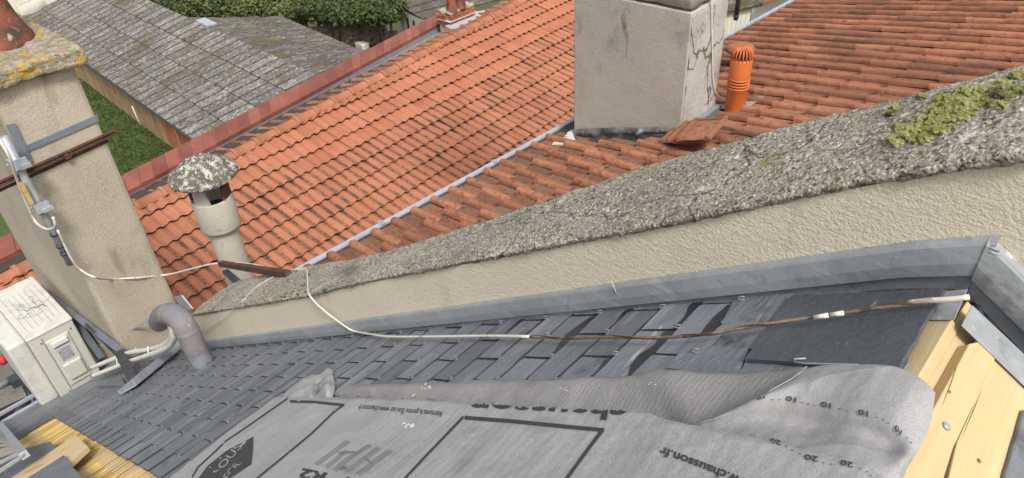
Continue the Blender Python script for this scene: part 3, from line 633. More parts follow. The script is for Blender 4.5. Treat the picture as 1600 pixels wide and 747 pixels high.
# flat print, laid on the sheets
def on(px, bvh, off=.0011):
    r = ray(*px); h = bvh.ray_cast(O, r)
    return None if h[0] is None else h[0] - r * off / max(.25, abs(r.dot(nV)))
def print_mesh(name, polys, bvh, mat):
    m = MB()
    for p in polys:
        q = [on(a, bvh) for a in p]
        if any(a is None for a in q): continue
        m.add(q, [tuple(range(len(q)))])
    for i, f in enumerate(m.f):
        if (V(m.v[f[1]]) - V(m.v[f[0]])).cross(V(m.v[f[2]]) - V(m.v[f[0]])).dot(nV) < 0: m.f[i] = f[::-1]
    if m.f: tag(m.build(name, mat, memb), kind='stuff' if name in ('printed_dashes', 'printed_halftone') else None)
def stroke(pts, w, seg=8):                        # pixel stroke -> quads; w = (wx, wy) half offset vector
    out = []
    for (x1, y1), (x2, y2) in zip(pts, pts[1:]):
        n = max(1, int(math.hypot(x2 - x1, y2 - y1) / seg))
        for k in range(n):
            a, b = k / n, (k + 1) / n
            p, q = (lerp(x1, x2, a), lerp(y1, y2, a)), (lerp(x1, x2, b), lerp(y1, y2, b))
            dx, dy = x2 - x1, y2 - y1; l = math.hypot(dx, dy); ex_, ey = dx / l * w * .3, dy / l * w * .3
            nx_, ny = -dy / l * w / 2, dx / l * w / 2
            e = 0
            out.append([(p[0] + nx_, p[1] + ny), (q[0] + nx_, q[1] + ny), (q[0] - nx_, q[1] - ny), (p[0] - nx_, p[1] - ny)])
    return out
for st__ in (stroke([(300, 746), (309, 730), (330, 711), (353, 689), (394, 661), (424, 640), (450, 622)], 2.6), stroke([(453, 627), (490, 628), (538, 633)], 4.2), stroke([(537, 632), (520, 645), (487, 677), (440, 716), (398, 750)], 3)): print_mesh('printed_bar', st__, A_b, M['ink'])
for st__ in (stroke([(628, 752), (660, 718), (724, 651)], 4), stroke([(726, 652.5), (800, 658), (870, 665), (944, 672)], 6), stroke([(942, 671), (920, 700), (882, 752)], 5.5)): print_mesh('printed_bar', st__, A_b, M['ink'])
# dark emblem
dia = [(396, 682), (393, 725), (352, 752), (300, 760), (325, 727), (354, 704)]
import itertools
def fanpoly(poly, n=5):
    cx = sum(p[0] for p in poly) / len(poly); cy = sum(p[1] for p in poly) / len(poly); out = []
    for i in range(len(poly)):
        a, b = poly[i], poly[(i + 1) % len(poly)]
        for r in range(n):
            r0, r1 = r / n, (r + 1) / n
            out.append([(lerp(cx, a[0], r0), lerp(cy, a[1], r0)), (lerp(cx, a[0], r1), lerp(cy, a[1], r1)), (lerp(cx, b[0], r1), lerp(cy, b[1], r1)), (lerp(cx, b[0], r0), lerp(cy, b[1], r0))][(1 if r == 0 else 0):])
    return out
print_mesh('printed_emblem', fanpoly(dia), A_b, M['ink'])
# half-tone lettering made of little dashes
hb = []
def dashes(a, b, w, n):
    for k in range(n):
        t = k / n; x, y = lerp(a[0], b[0], t), lerp(a[1], b[1], t)
        for s_ in range(-1, 2):
            hb.append([(x + s_ * w * .36 - 1.6, y + s_ * w * .2 + .0), (x + s_ * w * .36 + .6, y + s_ * w * .2 - 1.3), (x + s_ * w * .36 + 1.6, y + s_ * w * .2 - .6), (x + s_ * w * .36 - .6, y + s_ * w * .2 + .9)])
dashes((495, 725), (546, 688), 7, 18); dashes((512, 729), (543, 702), 6, 11); dashes((524, 734), (545, 716), 7, 7); dashes((545, 716), (580, 694), 6, 12); dashes((530, 708), (558, 706), 6, 7)
dashes((542, 737), (593, 698), 7, 17); dashes((560, 740), (612, 702), 7, 18); dashes((533, 733), (542, 728), 5, 3); dashes((570, 716), (582, 724), 5, 4)
print_mesh('printed_halftone', hb, A_b, M['ink_light'])
def text_on(txt, org, end, up, bvh, mat, name='printed_text', bold=.012, shear=0, cuts=1, lab=None):
    """text from pixel org to end along its baseline; up = pixel vector of one em height; laid on the sheet"""
    c = bpy.data.curves.new('t', 'FONT'); c.body = txt; c.size = 1; c.offset = bold; c.shear = shear; c.resolution_u = 3
    to = bpy.data.objects.new('t', c); sc.collection.objects.link(to)
    dg = bpy.context.evaluated_depsgraph_get(); me = bpy.data.meshes.new_from_object(to.evaluated_get(dg))
    bpy.data.objects.remove(to); bm = bmesh.new(); bm.from_mesh(me); bpy.data.meshes.remove(me)
    bmesh.ops.triangulate(bm, faces=bm.faces)
    if cuts: bmesh.ops.subdivide_edges(bm, edges=[e for e in bm.edges if e.calc_length() > .25], cuts=cuts)
    if cuts > 1: bmesh.ops.triangulate(bm, faces=bm.faces); bmesh.ops.subdivide_edges(bm, edges=[e for e in bm.edges if e.calc_length() > .12], cuts=3)
    bmesh.ops.triangulate(bm, faces=bm.faces)
    w_ = max(v.co.x for v in bm.verts); dead = []
    for v in bm.verts:
        u, h = v.co.x / w_, v.co.y
        q = on((lerp(org[0], end[0], u) + up[0] * h, lerp(org[1], end[1], u) + up[1] * h), bvh, .0013)
        if q is None: dead.append(v)
        else: v.co = q - V(memb['org'])
    bmesh.ops.delete(bm, geom=dead, context='VERTS')
    if bm.faces:
        bm.normal_update()
        for f in bm.faces:
            if f.normal.dot(nV) < 0: f.normal_flip()
        me = bpy.data.meshes.new(name); bm.to_mesh(me); me.materials.append(mat); o = bpy.data.objects.new(name, me); sc.collection.objects.link(o); o.parent = memb; o['org'] = memb['org']
        if lab: tag(o, lab)
    bm.free()
class Both:
    def ray_cast(s, o, r):
        a = A_b.ray_cast(o, r); b = C_b.ray_cast(o, r)
        if a[0] is None: return b
        if b[0] is None: return a
        return a if a[3] < b[3] else b
AC_b = Both()
text_on('www.chausson.fr', (1190, 757), (1033, 697), (-6, 19), A_b, M['ink'], bold=.02)
text_on('Retrouvez la gamme Elos sur www.chausson.fr', (692, 643), (561, 632), (-4, 12), A_b, M['ink'], bold=.012)
text_on('chausson', (985, 628), (737, 616), (-8, 42), A_b, M['ink'], bold=.03, cuts=2)
text_on('HPV  R2', (600, 757), (473, 732), (-13, 19), A_b, M['ink'], bold=.04)
text_on('ECRAN', (356, 750), (391, 706), (-13, -6), A_b, M['membrane'], bold=.0)
text_on('SOUS', (340, 742), (379, 697), (-14, -6), A_b, M['membrane'], bold=.0)
text_on('ECRAN', (366, 760), (397, 697), (-14, -6), A_b, M['membrane'], bold=.0) if False else None
text_on('SOUS', (372, 742), (390, 703), (-15, -6), A_b, M['membrane'], bold=.0) if False else None
text_on('10', (1248, 622), (1229, 618.5), (-1.5, 10.5), C_b, M['ink'], bold=.02)
text_on('10', (1302, 631), (1283, 627), (-1.5, 11.5), C_b, M['ink'], bold=.02)
text_on('10', (1360, 644), (1341, 639), (-1.5, 12), C_b, M['ink'], bold=.02)
text_on('10', (1412, 676), (1400, 663), (-5, 11), C_b, M['ink'], bold=.02)
text_on('10', (1197, 617.5), (1183, 621), (1.5, 6), C_b, M['ink'], bold=.02)
text_on('20', (1221, 689), (1204, 684), (-1.5, 9.5), AC_b, M['ink'], bold=.02)
text_on('20', (1280, 714), (1258, 709), (-2, 11.5), AC_b, M['ink'], bold=.02)
text_on('20', (1334, 723), (1314, 718), (-2, 11.5), AC_b, M['ink'], bold=.02)
dots = [(1207, 624.5), (1218, 624.5), (1254, 629), (1263, 631), (1272, 633), (1312, 638), (1324, 642), (1370, 652), (1380, 656), (1388, 661), (1418, 684), (1424, 691), (1228, 697), (1238, 703), (1250, 709), (1287, 723), (1299, 725), (1344, 732), (1354, 737), (1361, 743)]
print_mesh('printed_dashes', [[(x - 1.6, y - .7), (x + 1.4, y - .5), (x + 1.6, y + .8), (x - 1.4, y + .6)] for x, y in dots], AC_b, M['ink'])
# specks of dropped mortar and a dead leaf
mb = MB(); r_ = random.Random(9)
for cx, cy, n, s in ((666, 603, 8, .004), (640, 664, 16, .004), (1015, 600, 3, .002), (880, 605, 5, .002)):
    for k in range(n):
        q = None
        for b in (A_b, B_b):
            q = q or on((cx + r_.gauss(0, 5), cy + r_.gauss(0, 2.5)), b, 0)
        if q: mb.lathe(q, [(s * r_.uniform(.4, 1), 0), (s * .4, s * .3), (0, s * .32)], 6, nV)
tag(mb.build('mortar_speck', M['mortar_w'], memb), kind='stuff')
q = on((646, 617), B_b, .003) or slate_hit((646, 617), .03)
mb = MB(); mb.prism([q + hV * .006, q + sV * .006, q - hV * .004 + sV * .003, q - hV * .006 - sV * .003, q - sV * .006], .001, (nV + hV * .3).normalized())
tag(mb.build('leaf', M['wood_x'], None, q), 'small dry yellow leaf lying on the turned edge of the membrane', 'leaf')

# ================================================================== TILED ROOF C (right, behind the party wall) and B (middle)
def azd(az, el): a, e = rad(az), rad(el); return V((-math.sin(a) * math.cos(e), math.cos(a) * math.cos(e), math.sin(e)))
def along(px): v = ray(*px); v.z = 0; return v.normalized()
hC = along((2200, -519)); dC = ray(-100, 105); nC = hC.cross(dC); nC = (nC if nC.z > 0 else -nC).normalized()
TC = 6.0; PC = at((690, 301), TC)
hB = along((1980, -505)); dB = -ray(-1547, -1336); dB = (dB - hB * dB.dot(hB)).normalized(); nB = hB.cross(dB); nB = (nB if nB.z > 0 else -nB).normalized()
TB = 11.0; PB = at((690, 301), TB)
def C_hit(px, up=0): return hit(px, PC + nC * up, nC)
def B_hit(px, up=0): return hit(px, PB + nB * up, nB)
MC = Matrix((hC, dC, nC)).transposed().inverted()
def cC(p): return MC @ (p - O)                    # oblique coordinates (h, d, n)
kC = cC(PC).z / TC
# C tile: one raised side roll, flat pan with a fine rib
def tileC(seed):
    r = random.Random(seed); w = .0325 * TC; L = .0565 * TC * 1.16; m = MB()
    prof = [(-.5, .006), (-.49, .03), (-.43, .042), (-.33, .046), (-.2, .038), (-.12, .022), (-.06, .007), (.1, .004), (.15, .012), (.2, .004), (.46, .003), (.5, .004)]
    rows = [(0.0, 0.0), (.02, .004), (-L, 0)]
    vs = []
    for (dd, _), k in zip(((0.0, 0), (-.5 * L, 0), (-L, 0)), range(3)):
        for a, z in prof:
            lift = lerp(.036, 0, -dd / L); s = (1.08 if k == 0 else .96)
            vs.append(hC * (a * w * .995) + dC * (dd - (.006 if abs(a + .36) > .17 and k == 0 else 0) + (r.uniform(-.0015, .0015) if k == 0 else 0)) + nC * (z * s + lift + (r.uniform(-.001, .001))))
    n = len(prof); fs = [(k * n + i, (k + 1) * n + i, (k + 1) * n + i + 1, k * n + i + 1) for k in range(2) for i in range(n - 1)]
    mi = len(m.f); m.add(vs, fs, True)
    for q_ in range(len(fs)): m.m[q_] = 1 if prof[q_ % (n - 1)][0] >= -.07 else 0
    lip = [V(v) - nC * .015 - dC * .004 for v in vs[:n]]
    m.add(vs[:n] + lip, [(i, i + 1, n + i + 1, n + i) for i in range(n - 1)], mi=2)  # lip coloured dark to paint the shadow line under the course
    # roll side, dark colour painted in for the shade beside the roll
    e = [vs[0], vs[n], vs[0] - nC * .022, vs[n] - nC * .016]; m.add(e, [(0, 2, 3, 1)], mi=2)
    f0 = m.f[0]
    if (V(m.v[f0[1]]) - V(m.v[f0[0]])).cross(V(m.v[f0[2]]) - V(m.v[f0[0]])).dot(nC) < 0: m.f = [f[::-1] for f in m.f]
    return m
def place_tiles(cells, variants, meshes, parent, limit=300, matfn=None, rn=random.Random(1), jit=.003, name='tile'):
    cells.sort(key=lambda c: c['key']); rest = {}
    for i, c in enumerate(cells):
        p = c['p']; v = i % len(variants)
        j = V((rn.uniform(-jit, jit), rn.uniform(-jit, jit), rn.uniform(-jit, jit) * .7))
        rot = (rn.uniform(-.016, .016), rn.uniform(-.016, .016), rn.uniform(-.018, .018))
        mk = c.get('mat', 0)
        if i < limit:
            me = meshes[mk][v]
            o = inst(name, me, p + j, parent, rot)
            if c.get('trim'): c['trim'](o)
        else:
            m = rest.setdefault(mk, MB()); sv = variants[v]; o_ = len(m.v); off = p + j
            if c.get('clamp'): m.v += [tuple(c['clamp'](V(q) + off)) for q in sv.v]
            else: m.v += [tuple(V(q) + off) for q in sv.v]
            m.f += [tuple(q + o_ for q in f) for f in sv.f]; m.m += sv.m; m.sm += sv.sm
    return rest
tc_house = thing('old_tiled_roof', C_hit((1300, 120)), 'old brown red tiled roof sloping down behind the party wall around the big chimney', 'roof')
tcv = [tileC(i) for i in range(6)]
tcm = {0: [m.mesh('tile', [M['tileC'], M['tileC'], M['grime_shade']]) for m in tcv], 1: [m.mesh('tile', [M['tileC2'], M['panC'], M['grime_shade']]) for m in tcv]}
cells = []
dstrip = .771
a = at((897, 200), 1); 
chim_c = [C_hit((899, 205)), C_hit((1062, 217))]
for r in range(0, 15):
    d = (dstrip - .0565 * r - .002)
    for c in range(0, 66):
        h = .2 + .0325 * c + (.01625 if r % 2 else 0) + .004
        p = O + (hC * h + dC * d + nC * kC) * TC
        if p.y < WY + WT + .06: continue
        x, y = proj(p)
        if not (-60 < x < 1700 and -60 < y < 480): continue
        if x < 470: continue
        # keep clear of the big chimney
        if -3.72 < p.x < -2.36 and 4.55 < p.y < 5.36: continue
        vis_ = y < 112 + (1600 - x) * .285 + 20
        grit = 1 if (x < 1010 + noise.noise(V((x * .02, y * .03, 0))) * 60) else 0
        cells.append(dict(p=p, key=(not vis_, (p - O).length), mat=grit))
print('C tiles', len(cells))
rest = place_tiles(cells, tcv, tcm, tc_house)
for k, m in rest.items(): tag(m.build('tile_field', [M['tileC'], M['tileC'], M['grime_shade']] if k == 0 else [M['tileC2'], M['panC'], M['grime_shade']], tc_house), kind='stuff')
def quadC(pts, up, th, mat, name, par): return MB().prism([C_hit(q, up) for q in pts], th, nC).build(name, mat, par)
def Cp(h, d, up=0): return O + (hC * h + dC * d + nC * kC) * TC + nC * up
MB().prism([Cp(.15, .80, -.012), Cp(2.4, .80, -.012), Cp(2.4, -.1, -.012), Cp(.15, -.1, -.012)], .04, nC).build('roof_deck', M['grime_shade'], tc_house)
# eave gutter, wide outer rim
g0, g1 = at((470, 421), 5.4), None
pG = PC
def strip_pt(px, up=0): return hit(px, PC + V((0, 0, up)), V((0, 0, 1)))
ga = strip_pt((440, 437)); gb_ = strip_pt((1262, -12)); gd_ = (gb_ - ga).normalized(); gx = V((0, 0, 1)).cross(gd_).normalized()
if gx.x > 0: gx = -gx
gut = MB()
gut.box((ga + gb_) / 2 + gx * .015 + V((0, 0, .0)), (gb_ - ga) / 2, gx * .02, V((0, 0, .005)))
gut.box((ga + gb_) / 2 - gx * .008 - V((0, 0, .05)), (gb_ - ga) / 2, gx * .003, V((0, 0, .05)))
gut.build('gutter', M['zinc_light'], tc_house)
MB().box((ga + gb_) / 2 - gx * .1 - V((0, 0, .1)), (gb_ - ga) / 2, gx * .08, V((0, 0, .004))).build('gutter_bed', M['zinc_dark'], tc_house)
for px in ((598, 350), (775, 254), (1010, 126)):
    q = strip_pt(px) + gx * .015; MB().box(q + V((0, 0, .008)), gd_ * .02, gx * .034, V((0, 0, .0015))).build('gutter_joint', M['zinc'], tc_house)
wl = MB(); a_, b_ = ga - gx * .02, gb_ - gx * .02
wl.add([a_ - V((0, 0, .1)), b_ - V((0, 0, .1)), V((b_.x, b_.y, GZ)), V((a_.x, a_.y, GZ)), V((3, b_.y, GZ)), V((3, b_.y, 8.2)), V((3, a_.y, GZ)), V((3, a_.y, 7.5))], [(0, 3, 2, 1), (1, 2, 4, 5), (0, 7, 6, 3)])
wl.build('wall', M['white_wall'], tc_house)

# ---- B
def Bp(h, d, up=0): return O + (hB * h + dB * d) * TB + nB * (PB - O).dot(nB) + nB * up
exB = .0287 * TB; wB = .03 * TB
def tileB(seed):
    r = random.Random(seed); L = exB * 1.14; m = MB()
    prof = [(-.5, .006), (-.43, .012), (-.36, .034), (-.27, .045), (-.18, .034), (-.11, .012), (-.0, .005), (.07, .012), (.14, .034), (.23, .045), (.32, .034), (.39, .012), (.5, .005)]
    vs = []
    for k, dd in enumerate((0, -L)):
        for a, z in prof:
            vs.append(hB * a * wB * .998 + dB * (dd + (r.uniform(-.002, .002) if k == 0 else 0) + (.007 * (z / .045) if k == 0 else 0)) + nB * (z * (1.06 if k == 0 else .95) + (.044 if k == 0 else 0)))
    n = len(prof); m.add(vs, [(i, n + i, n + i + 1, i + 1) for i in range(n - 1)], True)
    for q_ in range(n - 1): m.m[q_] = 1 if q_ in (0, 5, 6, 11) else 0
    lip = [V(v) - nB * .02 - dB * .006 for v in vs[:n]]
    m.add(vs[:n] + lip, [(i, i + 1, n + i + 1, n + i) for i in range(n - 1)], mi=2)  # dark lip colour stands in for shade below each course
    f0 = m.f[0]
    if (V(m.v[f0[1]]) - V(m.v[f0[0]])).cross(V(m.v[f0[2]]) - V(m.v[f0[0]])).dot(nB) < 0: m.f = [f[::-1] for f in m.f]
    return m
tb_house = thing('orange_tiled_roof', B_hit((600, 200)), 'bright orange tiled roof with a rounded ridge in the middle distance', 'roof')
tbv = [tileB(i) for i in range(5)]; tbm = {0: [m.mesh('tile', [M['tileB'], M['tileB'], M['grime_shade']]) for m in tbv], 1: [m.mesh('tile', [M['tileB'], M['panB'], M['grime_shade']]) for m in tbv]}
ridge_tab = [(.0, -.668), (.253, -.690), (1.10, -.7535), (1.4, -.776)]
def ridge_d(h): return pl(ridge_tab, h)
def clampB(p):
    q = p - O; h = q.dot(hB) / TB; d = q.dot(dB) / TB; rd = ridge_d(h) - .004
    return p if d > rd else p + dB * (rd - d) * TB
cells = []
for r in range(-7, 8):
    d = -.582 + .0287 * r
    for c in range(-6, 42):
        h = .0075 + .03 * c + .356 - .33
        if d < ridge_d(h) + .002 or (h < .12 and d > -.62): continue
        p = Bp(h, d)
        x, y = proj(p)
        if not (-60 < x < 960 and -40 < y < 500): continue
        need = d - exB * 1.14 / TB < ridge_d(h - .02) - .004
        # hidden behind: chimney, roof C, wall
        hid = y > 437 - (x - 440) * .546 + 22 or (60 < x < 118 + (y - 97) * .43 - 25 and y > 100) or (x > 905)
        c_ = dict(p=p, mat=1 if d + .03 * noise.noise(V((h * 9, r * .4, 0))) + .014 * noise.noise(V((h * 60, r * 3, 0))) > -.603 else 0, key=(hid or need, -x * 0 + (p - O).length))
        if need: c_['clamp'] = clampB
        cells.append(c_)
print('B tiles', len(cells), 'unclamped visible', sum(not c['key'][0] for c in cells))
cells.sort(key=lambda c: c['key'])
nvis = sum(not c['key'][0] for c in cells)
rest = place_tiles(cells, tbv, tbm, tb_house, limit=min(300, nvis), jit=.006)
for k, m in rest.items(): tag(m.build('tile_field', [M['tileB'], M['panB'] if k else M['tileB'], M['grime_shade']], tb_house), kind='stuff')
bd = [(-.12, -.635), (.13, -.60), (.2, -.475), (1.28, -.475)]
MB().prism([Bp(a, b, -.004) for a, b in bd] + [Bp(1.28, ridge_d(1.28) + .0, -.004), Bp(-.12, ridge_d(0) + .006, -.004)], .05, nB).build('roof_deck', M['grime_shade'], tb_house)
bw_ = MB(); bq = [Bp(a, b, -.06) for a, b in bd]; bw_.add(bq + [V((q.x, q.y, GZ)) for q in bq], [(i, i + 1, i + 5, i + 4) for i in range(3)]); bw_.build('wall', M['paving'], tb_house)
# ridge caps
def ridge_pt(h, up=0): return Bp(h, ridge_d(h), up)
rl = .40 / TB; h = -.26; k = 0
capm = None
while h < 1.45:
    p0, p1 = ridge_pt(h, .02), ridge_pt(h + rl * 1.06, .02); ax = (p1 - p0).normalized(); sx = ax.cross(V((0, 0, 1))).normalized(); uz = sx.cross(ax)
    x, y = proj(p0)
    if -120 < x < 960 and -60 < y < 520:
        m = MB(); vs = []; n = 9
        for q, r in ((p0 + uz * .02, .112), (p0 + uz * .02 + ax * .05, .112), (p0 + ax * .055 + uz * .01, .102), (p1, .096)):
            for i in range(n):
                a = math.pi * i / (n - 1); vs.append(q + sx * math.cos(a) * r + uz * math.sin(a) * r * .8)
        m.add(vs, [(j * n + i, j * n + i + 1, (j + 1) * n + i + 1, (j + 1) * n + i) for j in range(3) for i in range(n - 1)], True)
        m.add(vs[:n], [tuple(range(n))])
        m.build('ridge_tile', M['ridgeB'], tb_house)
    h += rl
# reverse slope, gutter and the tiled coping wall beyond
def back(px, z): return atz(px, z)
zr0 = ridge_pt(.3).z
rv = dB.copy(); rv = V((-dB.x, -dB.y, dB.z)).normalized()
nR = hB.cross(rv); nR = nR if nR.z > 0 else -nR
rb = MB()
sx_ = V((-1, 0, 0))
for i in range(150):
    h = -.25 + i * .0112
    for k in range(2):
        pass
nrt = 0
for i in range(-10, 58):
    h = -.2 + i * .0245
    p = ridge_pt(h)
    x, y = proj(p)
    if not (-150 < x < 1000): continue
    # one reverse-slope tile row: two courses of roll tiles
    for r in range(2):
        q = p + rv * (.36 * (r + 1)) + nR * .0
        m = MB(); prof = [(-.13, .004), (-.09, .03), (-.045, .045), (0, .03), (.03, .006), (.13, .004)]
        vs = [q + hB * a + nR * (z + .02) for a, z in prof] + [q - rv * .4 + hB * a + nR * (z + .0) for a, z in prof]
        n = 6; m.add(vs, [(j, j + 1, n + j + 1, n + j) for j in range(n - 1)], True)
        m.add(vs[:n] + [v - nR * .02 for v in vs[:n]], [(j, n + j, n + j + 1, j + 1) for j in range(n - 1)])
        m.build('back_tile', M['tileC'], tb_house)
bkd = lambda h, k, up=0: ridge_pt(h) + rv * k + nR * up
MB().prism([bkd(-.3, 0, -.01), bkd(1.45, 0, -.01), bkd(1.45, .8, -.01), bkd(-.3, .8, -.01)], .03, nR).build('roof_deck', M['grime_shade'], tb_house)
zg = bkd(.5, .75).z - .02
def line_at(tab, z):
    return [atz(q, z) for q in tab]
# coping wall lines
zcw = zg + .12
tl, tr = atz((200, 271), zcw + .06), atz((686, 21.4), zcw + .06)
bl_, br_ = atz((206, 297), zcw), atz((686, 38.6), zcw)
cd = (tr - tl).normalized()
print('coping wall', tl, tr, bl_, br_, 'ridge', ridge_pt(.25), ridge_pt(1.1), 'zg', zg)
cwt = thing('tiled_coping_wall', tl, 'low wall capped with dark red flat tiles beyond the orange roof', 'wall')
W_ = (tl - bl_).length
def ext(a, b, t): return a + (b - a) * t
ncap = 36
Lc = (tr - tl).length; t0, t1 = -.62, 1.03
n_t = int((t1 - t0) * Lc / .235)
for i in range(n_t):
    ta, tb_ = lerp(t0, t1, i / n_t), lerp(t0, t1, (i + 1) / n_t)
    pa, pb = ext(bl_, br_, ta), ext(bl_, br_, tb_); qa, qb = ext(tl, tr, ta), ext(tl, tr, tb_)
    x, y = proj(pa)
    if not (-60 < x < 720): continue
    m = MB(); nn = (pb - pa).cross(qa - pa).normalized(); nn = nn if nn.z > 0 else -nn
    u = .014
    m.prism([pa + nn * (u + .01) , pb + nn * u - (pb - pa) * .03, qb + nn * u - (qb - qa) * .03, qa + nn * (u + .01)], .016, nn)
    m.add([pa + nn * u, pb + nn * u, pb - V((0, 0, .05)), pa - V((0, 0, .05))], [(0, 1, 2, 3)])
    m.build('coping_tile', M['coping_tile'], cwt)
m = MB(); a0_, a1_ = ext(bl_, br_, t0), ext(bl_, br_, t1); b0_, b1_ = ext(tl, tr, t0), ext(tl, tr, t1)
m.add([a0_ - V((0, 0, .03)), a1_ - V((0, 0, .03)), b1_, b0_, V((b0_.x, b0_.y, GZ)), V((b1_.x, b1_.y, GZ)), V((a0_.x, a0_.y, zg - .1)), V((a1_.x, a1_.y, zg - .1))], [(0, 1, 2, 3), (3, 2, 5, 4), (0, 6, 7, 1)])
m.build('masonry', M['zinc_dark'], cwt)
gl, gr_ = atz((211, 309), zg), atz((687, 50), zg)
m = MB(); c0, c1 = ext(gl, gr_, t0), ext(gl, gr_, t1); e0, e1_ = ext(bl_, br_, t0), ext(bl_, br_, t1)
m.add([c0 + V((.25, 0, -.03)), c1 + V((.25, 0, -.03)), V((e1_.x, e1_.y, zg - .02)), V((e0.x, e0.y, zg - .02))], [(0, 1, 2, 3)])
m.build('valley_gutter', M['zinc_dark'], cwt)
for px in ((392, 205), (594, 88)):
    q = atz(px, zg); MB().box(q + V((0, 0, .06)), V((.05, 0, 0)), cd * .02, V((0, 0, .07))).build('gutter_bracket', M['dark_steel'], cwt)

# ================================================================== LEFT CHIMNEY
cb = slate_hit((205, 575)); XC, YC = cb.x, cb.y
YF = atx((285, 492), XC).y; XB = aty((44, 410), YC).x
zt = atx((118, 97), XC).z; zb = zs(XB) - 1.5
chl = thing('chimney', (XC, YC, zb + 1), 'tall grey beige roughcast chimney with a yellow lichened slab at the left', 'chimney')
mb = MB(); mb.box(((XC + XB) / 2, (YC + YF) / 2, (zt + zb) / 2), ((XC - XB) / 2, 0, 0), (0, (YF - YC) / 2, 0), (0, 0, (zt - zb) / 2)); mb.build('shaft', M['stone_chim'], chl, bevel=.03)
def lumpy_box(lo, hi, n, amp, scale, name, mat, par, rnd_=.02, seed=0, kind=None):
    bm = bmesh.new(); bmesh.ops.create_cube(bm, size=1)
    bmesh.ops.bevel(bm, geom=bm.edges[:] + bm.verts[:], offset=.12 * 1, segments=2, affect='EDGES') if False else None
    bmesh.ops.subdivide_edges(bm, edges=bm.edges[:], cuts=n, use_grid_fill=True)
    lo, hi = V(lo), V(hi); c = (lo + hi) / 2; hs_ = (hi - lo) / 2
    for v in bm.verts:
        p = V((v.co.x * 2 * hs_.x, v.co.y * 2 * hs_.y, v.co.z * 2 * hs_.z))
        q = V([max(-h + rnd_, min(h - rnd_, a)) for a, h in zip(p, hs_)]); d = p - q
        p = q + (d.normalized() * rnd_ if d.length > 1e-6 else d)
        w_ = c + p; nn = (d.normalized() if d.length > 1e-6 else V((0, 0, 1)))
        p += nn * (fbm(w_ + V((seed, 0, 0)), scale, 4) * amp + abs(fbm(w_, scale * 5, 2)) * amp * .4)
        v.co = c + p - V(par['org'])
    me = bpy.data.meshes.new(name); bm.to_mesh(me); bm.free(); me.materials.append(mat); me.polygons.foreach_set('use_smooth', [True] * len(me.polygons))
    o = bpy.data.objects.new(name, me); sc.collection.objects.link(o); o.parent = par; o['org'] = par['org']
    return o
lumpy_box((XB - .07, YC - .09, zt - .01), (XC + .07, YF + .07, zt + .1), 40, .013, 9, 'slab', M['yellow_lichen'], chl, .03)
pc = atz((-8, 68), zt + .1)
pot = MB().lathe(pc, [(.0, -.02), (.215, -.02), (.22, .02), (.2, .07), (.17, .16), (.15, .3), (.14, .5), (.16, .52), (.16, .56), (.12, .56), (.12, .2)], 28)
for i, v in enumerate(pot.v):
    p = V(v); pot.v[i] = tuple(p + V((1, 1, .3)) * fbm(p, 12, 3) * .008)
tag(pot.build('chimney_pot', M['terracotta'], None, pc), 'sooty red clay chimney pot on the yellow lichened slab at the left edge', 'chimney pot')
def X(px, off=.0): return atx(px, XC + off)
def Yc(px, off=.0): return aty(px, YC - off)
n_x = V((1, 0, 0)); n_y = V((0, -1, 0))
MB().prism([X(q, .012) for q in ((30, 233), (152, 180), (155, 189), (30, 243))], .012, n_x).build('steel_band', M['paint_grey'], chl)
MB().prism([X(q, .018) for q in ((10, 196), (24, 193), (52, 252), (36, 258))], .006, n_x).build('steel_plate', M['paint_grey'], chl)
p, q = X((-12, 296), .035), X((181, 206), .035)
m = MB(); m.prism([X(a, .04) for a in ((-12, 290), (180, 204), (183, 209), (-12, 299))], .006, n_x); m.prism([X(a, .005) for a in ((-12, 300), (168, 218), (170, 222), (-12, 306))], .004, n_x)
m.box((X((-12, 290), .02) + X((180, 204), .02)) / 2, (X((180, 204), .02) - X((-12, 290), .02)) / 2, (.02, 0, 0), (0, 0, .003))
m.build('angle_iron', M['rust'], chl)
m = MB(); m.prism([X(a, .05) for a in ((100, 243), (108, 240), (113, 246), (104, 250))], .05, n_x); m.build('rusty_bracket', M['rust'], chl)
# mast
mast = thing('antenna_mast', Yc((110, 412), .06), 'galvanised mast clamped to the corner of the tall left chimney with a white cable', 'mast')
mp = [Yc(a, .06) for a in ((-6, 205), (40, 290), (86, 376), (110, 413))]; mx = sum(p.x for p in mp) / 4
mb = MB(); mb.tube([V((mp[-1].x, mp[-1].y, mp[-1].z)), V((mp[-1].x, mp[-1].y, mp[0].z))], .021, 14); mb.build('pole', M['galv'], mast)
for zpx in ((20, 250), (50, 312)):
    z = Yc(zpx, .06).z; c = V((mp[-1].x, mp[-1].y, z))
    m = MB().box(c + V((.02, .02, 0)), (.055, 0, 0), (0, .03, 0), (0, 0, .012)).box(c + V((.0, -.03, 0)), (.045, 0, 0), (0, .006, 0), (0, 0, .03)).box(c + V((.06, .0, .02)), (.006, 0, 0), (0, .04, 0), (0, 0, .03)); m.build('clamp', M['galv'], mast)
    MB().tube([c + V((-.035, -.05, .0)), c + V((-.035, .06, .0))], .006, 6).build('bolt', M['galv'], mast)
for zpx in ((70, 352), (83, 373), (110, 404)):
    z = Yc(zpx, .06).z; MB().lathe((mp[-1].x, mp[-1].y, z), [(.023, -.008), (.026, -.008), (.026, .008), (.023, .008)], 12).build('tape_wrap', M['dark_steel'], mast)
cpx = mp[-1].x
m = MB(); m.box(V((cpx + .05, YC - .1, Yc((78, 335), .1).z)), (.014, 0, 0), (0, .012, 0), (0, 0, .075)); m.build('yellow_cable_end', M['batten'], mast)
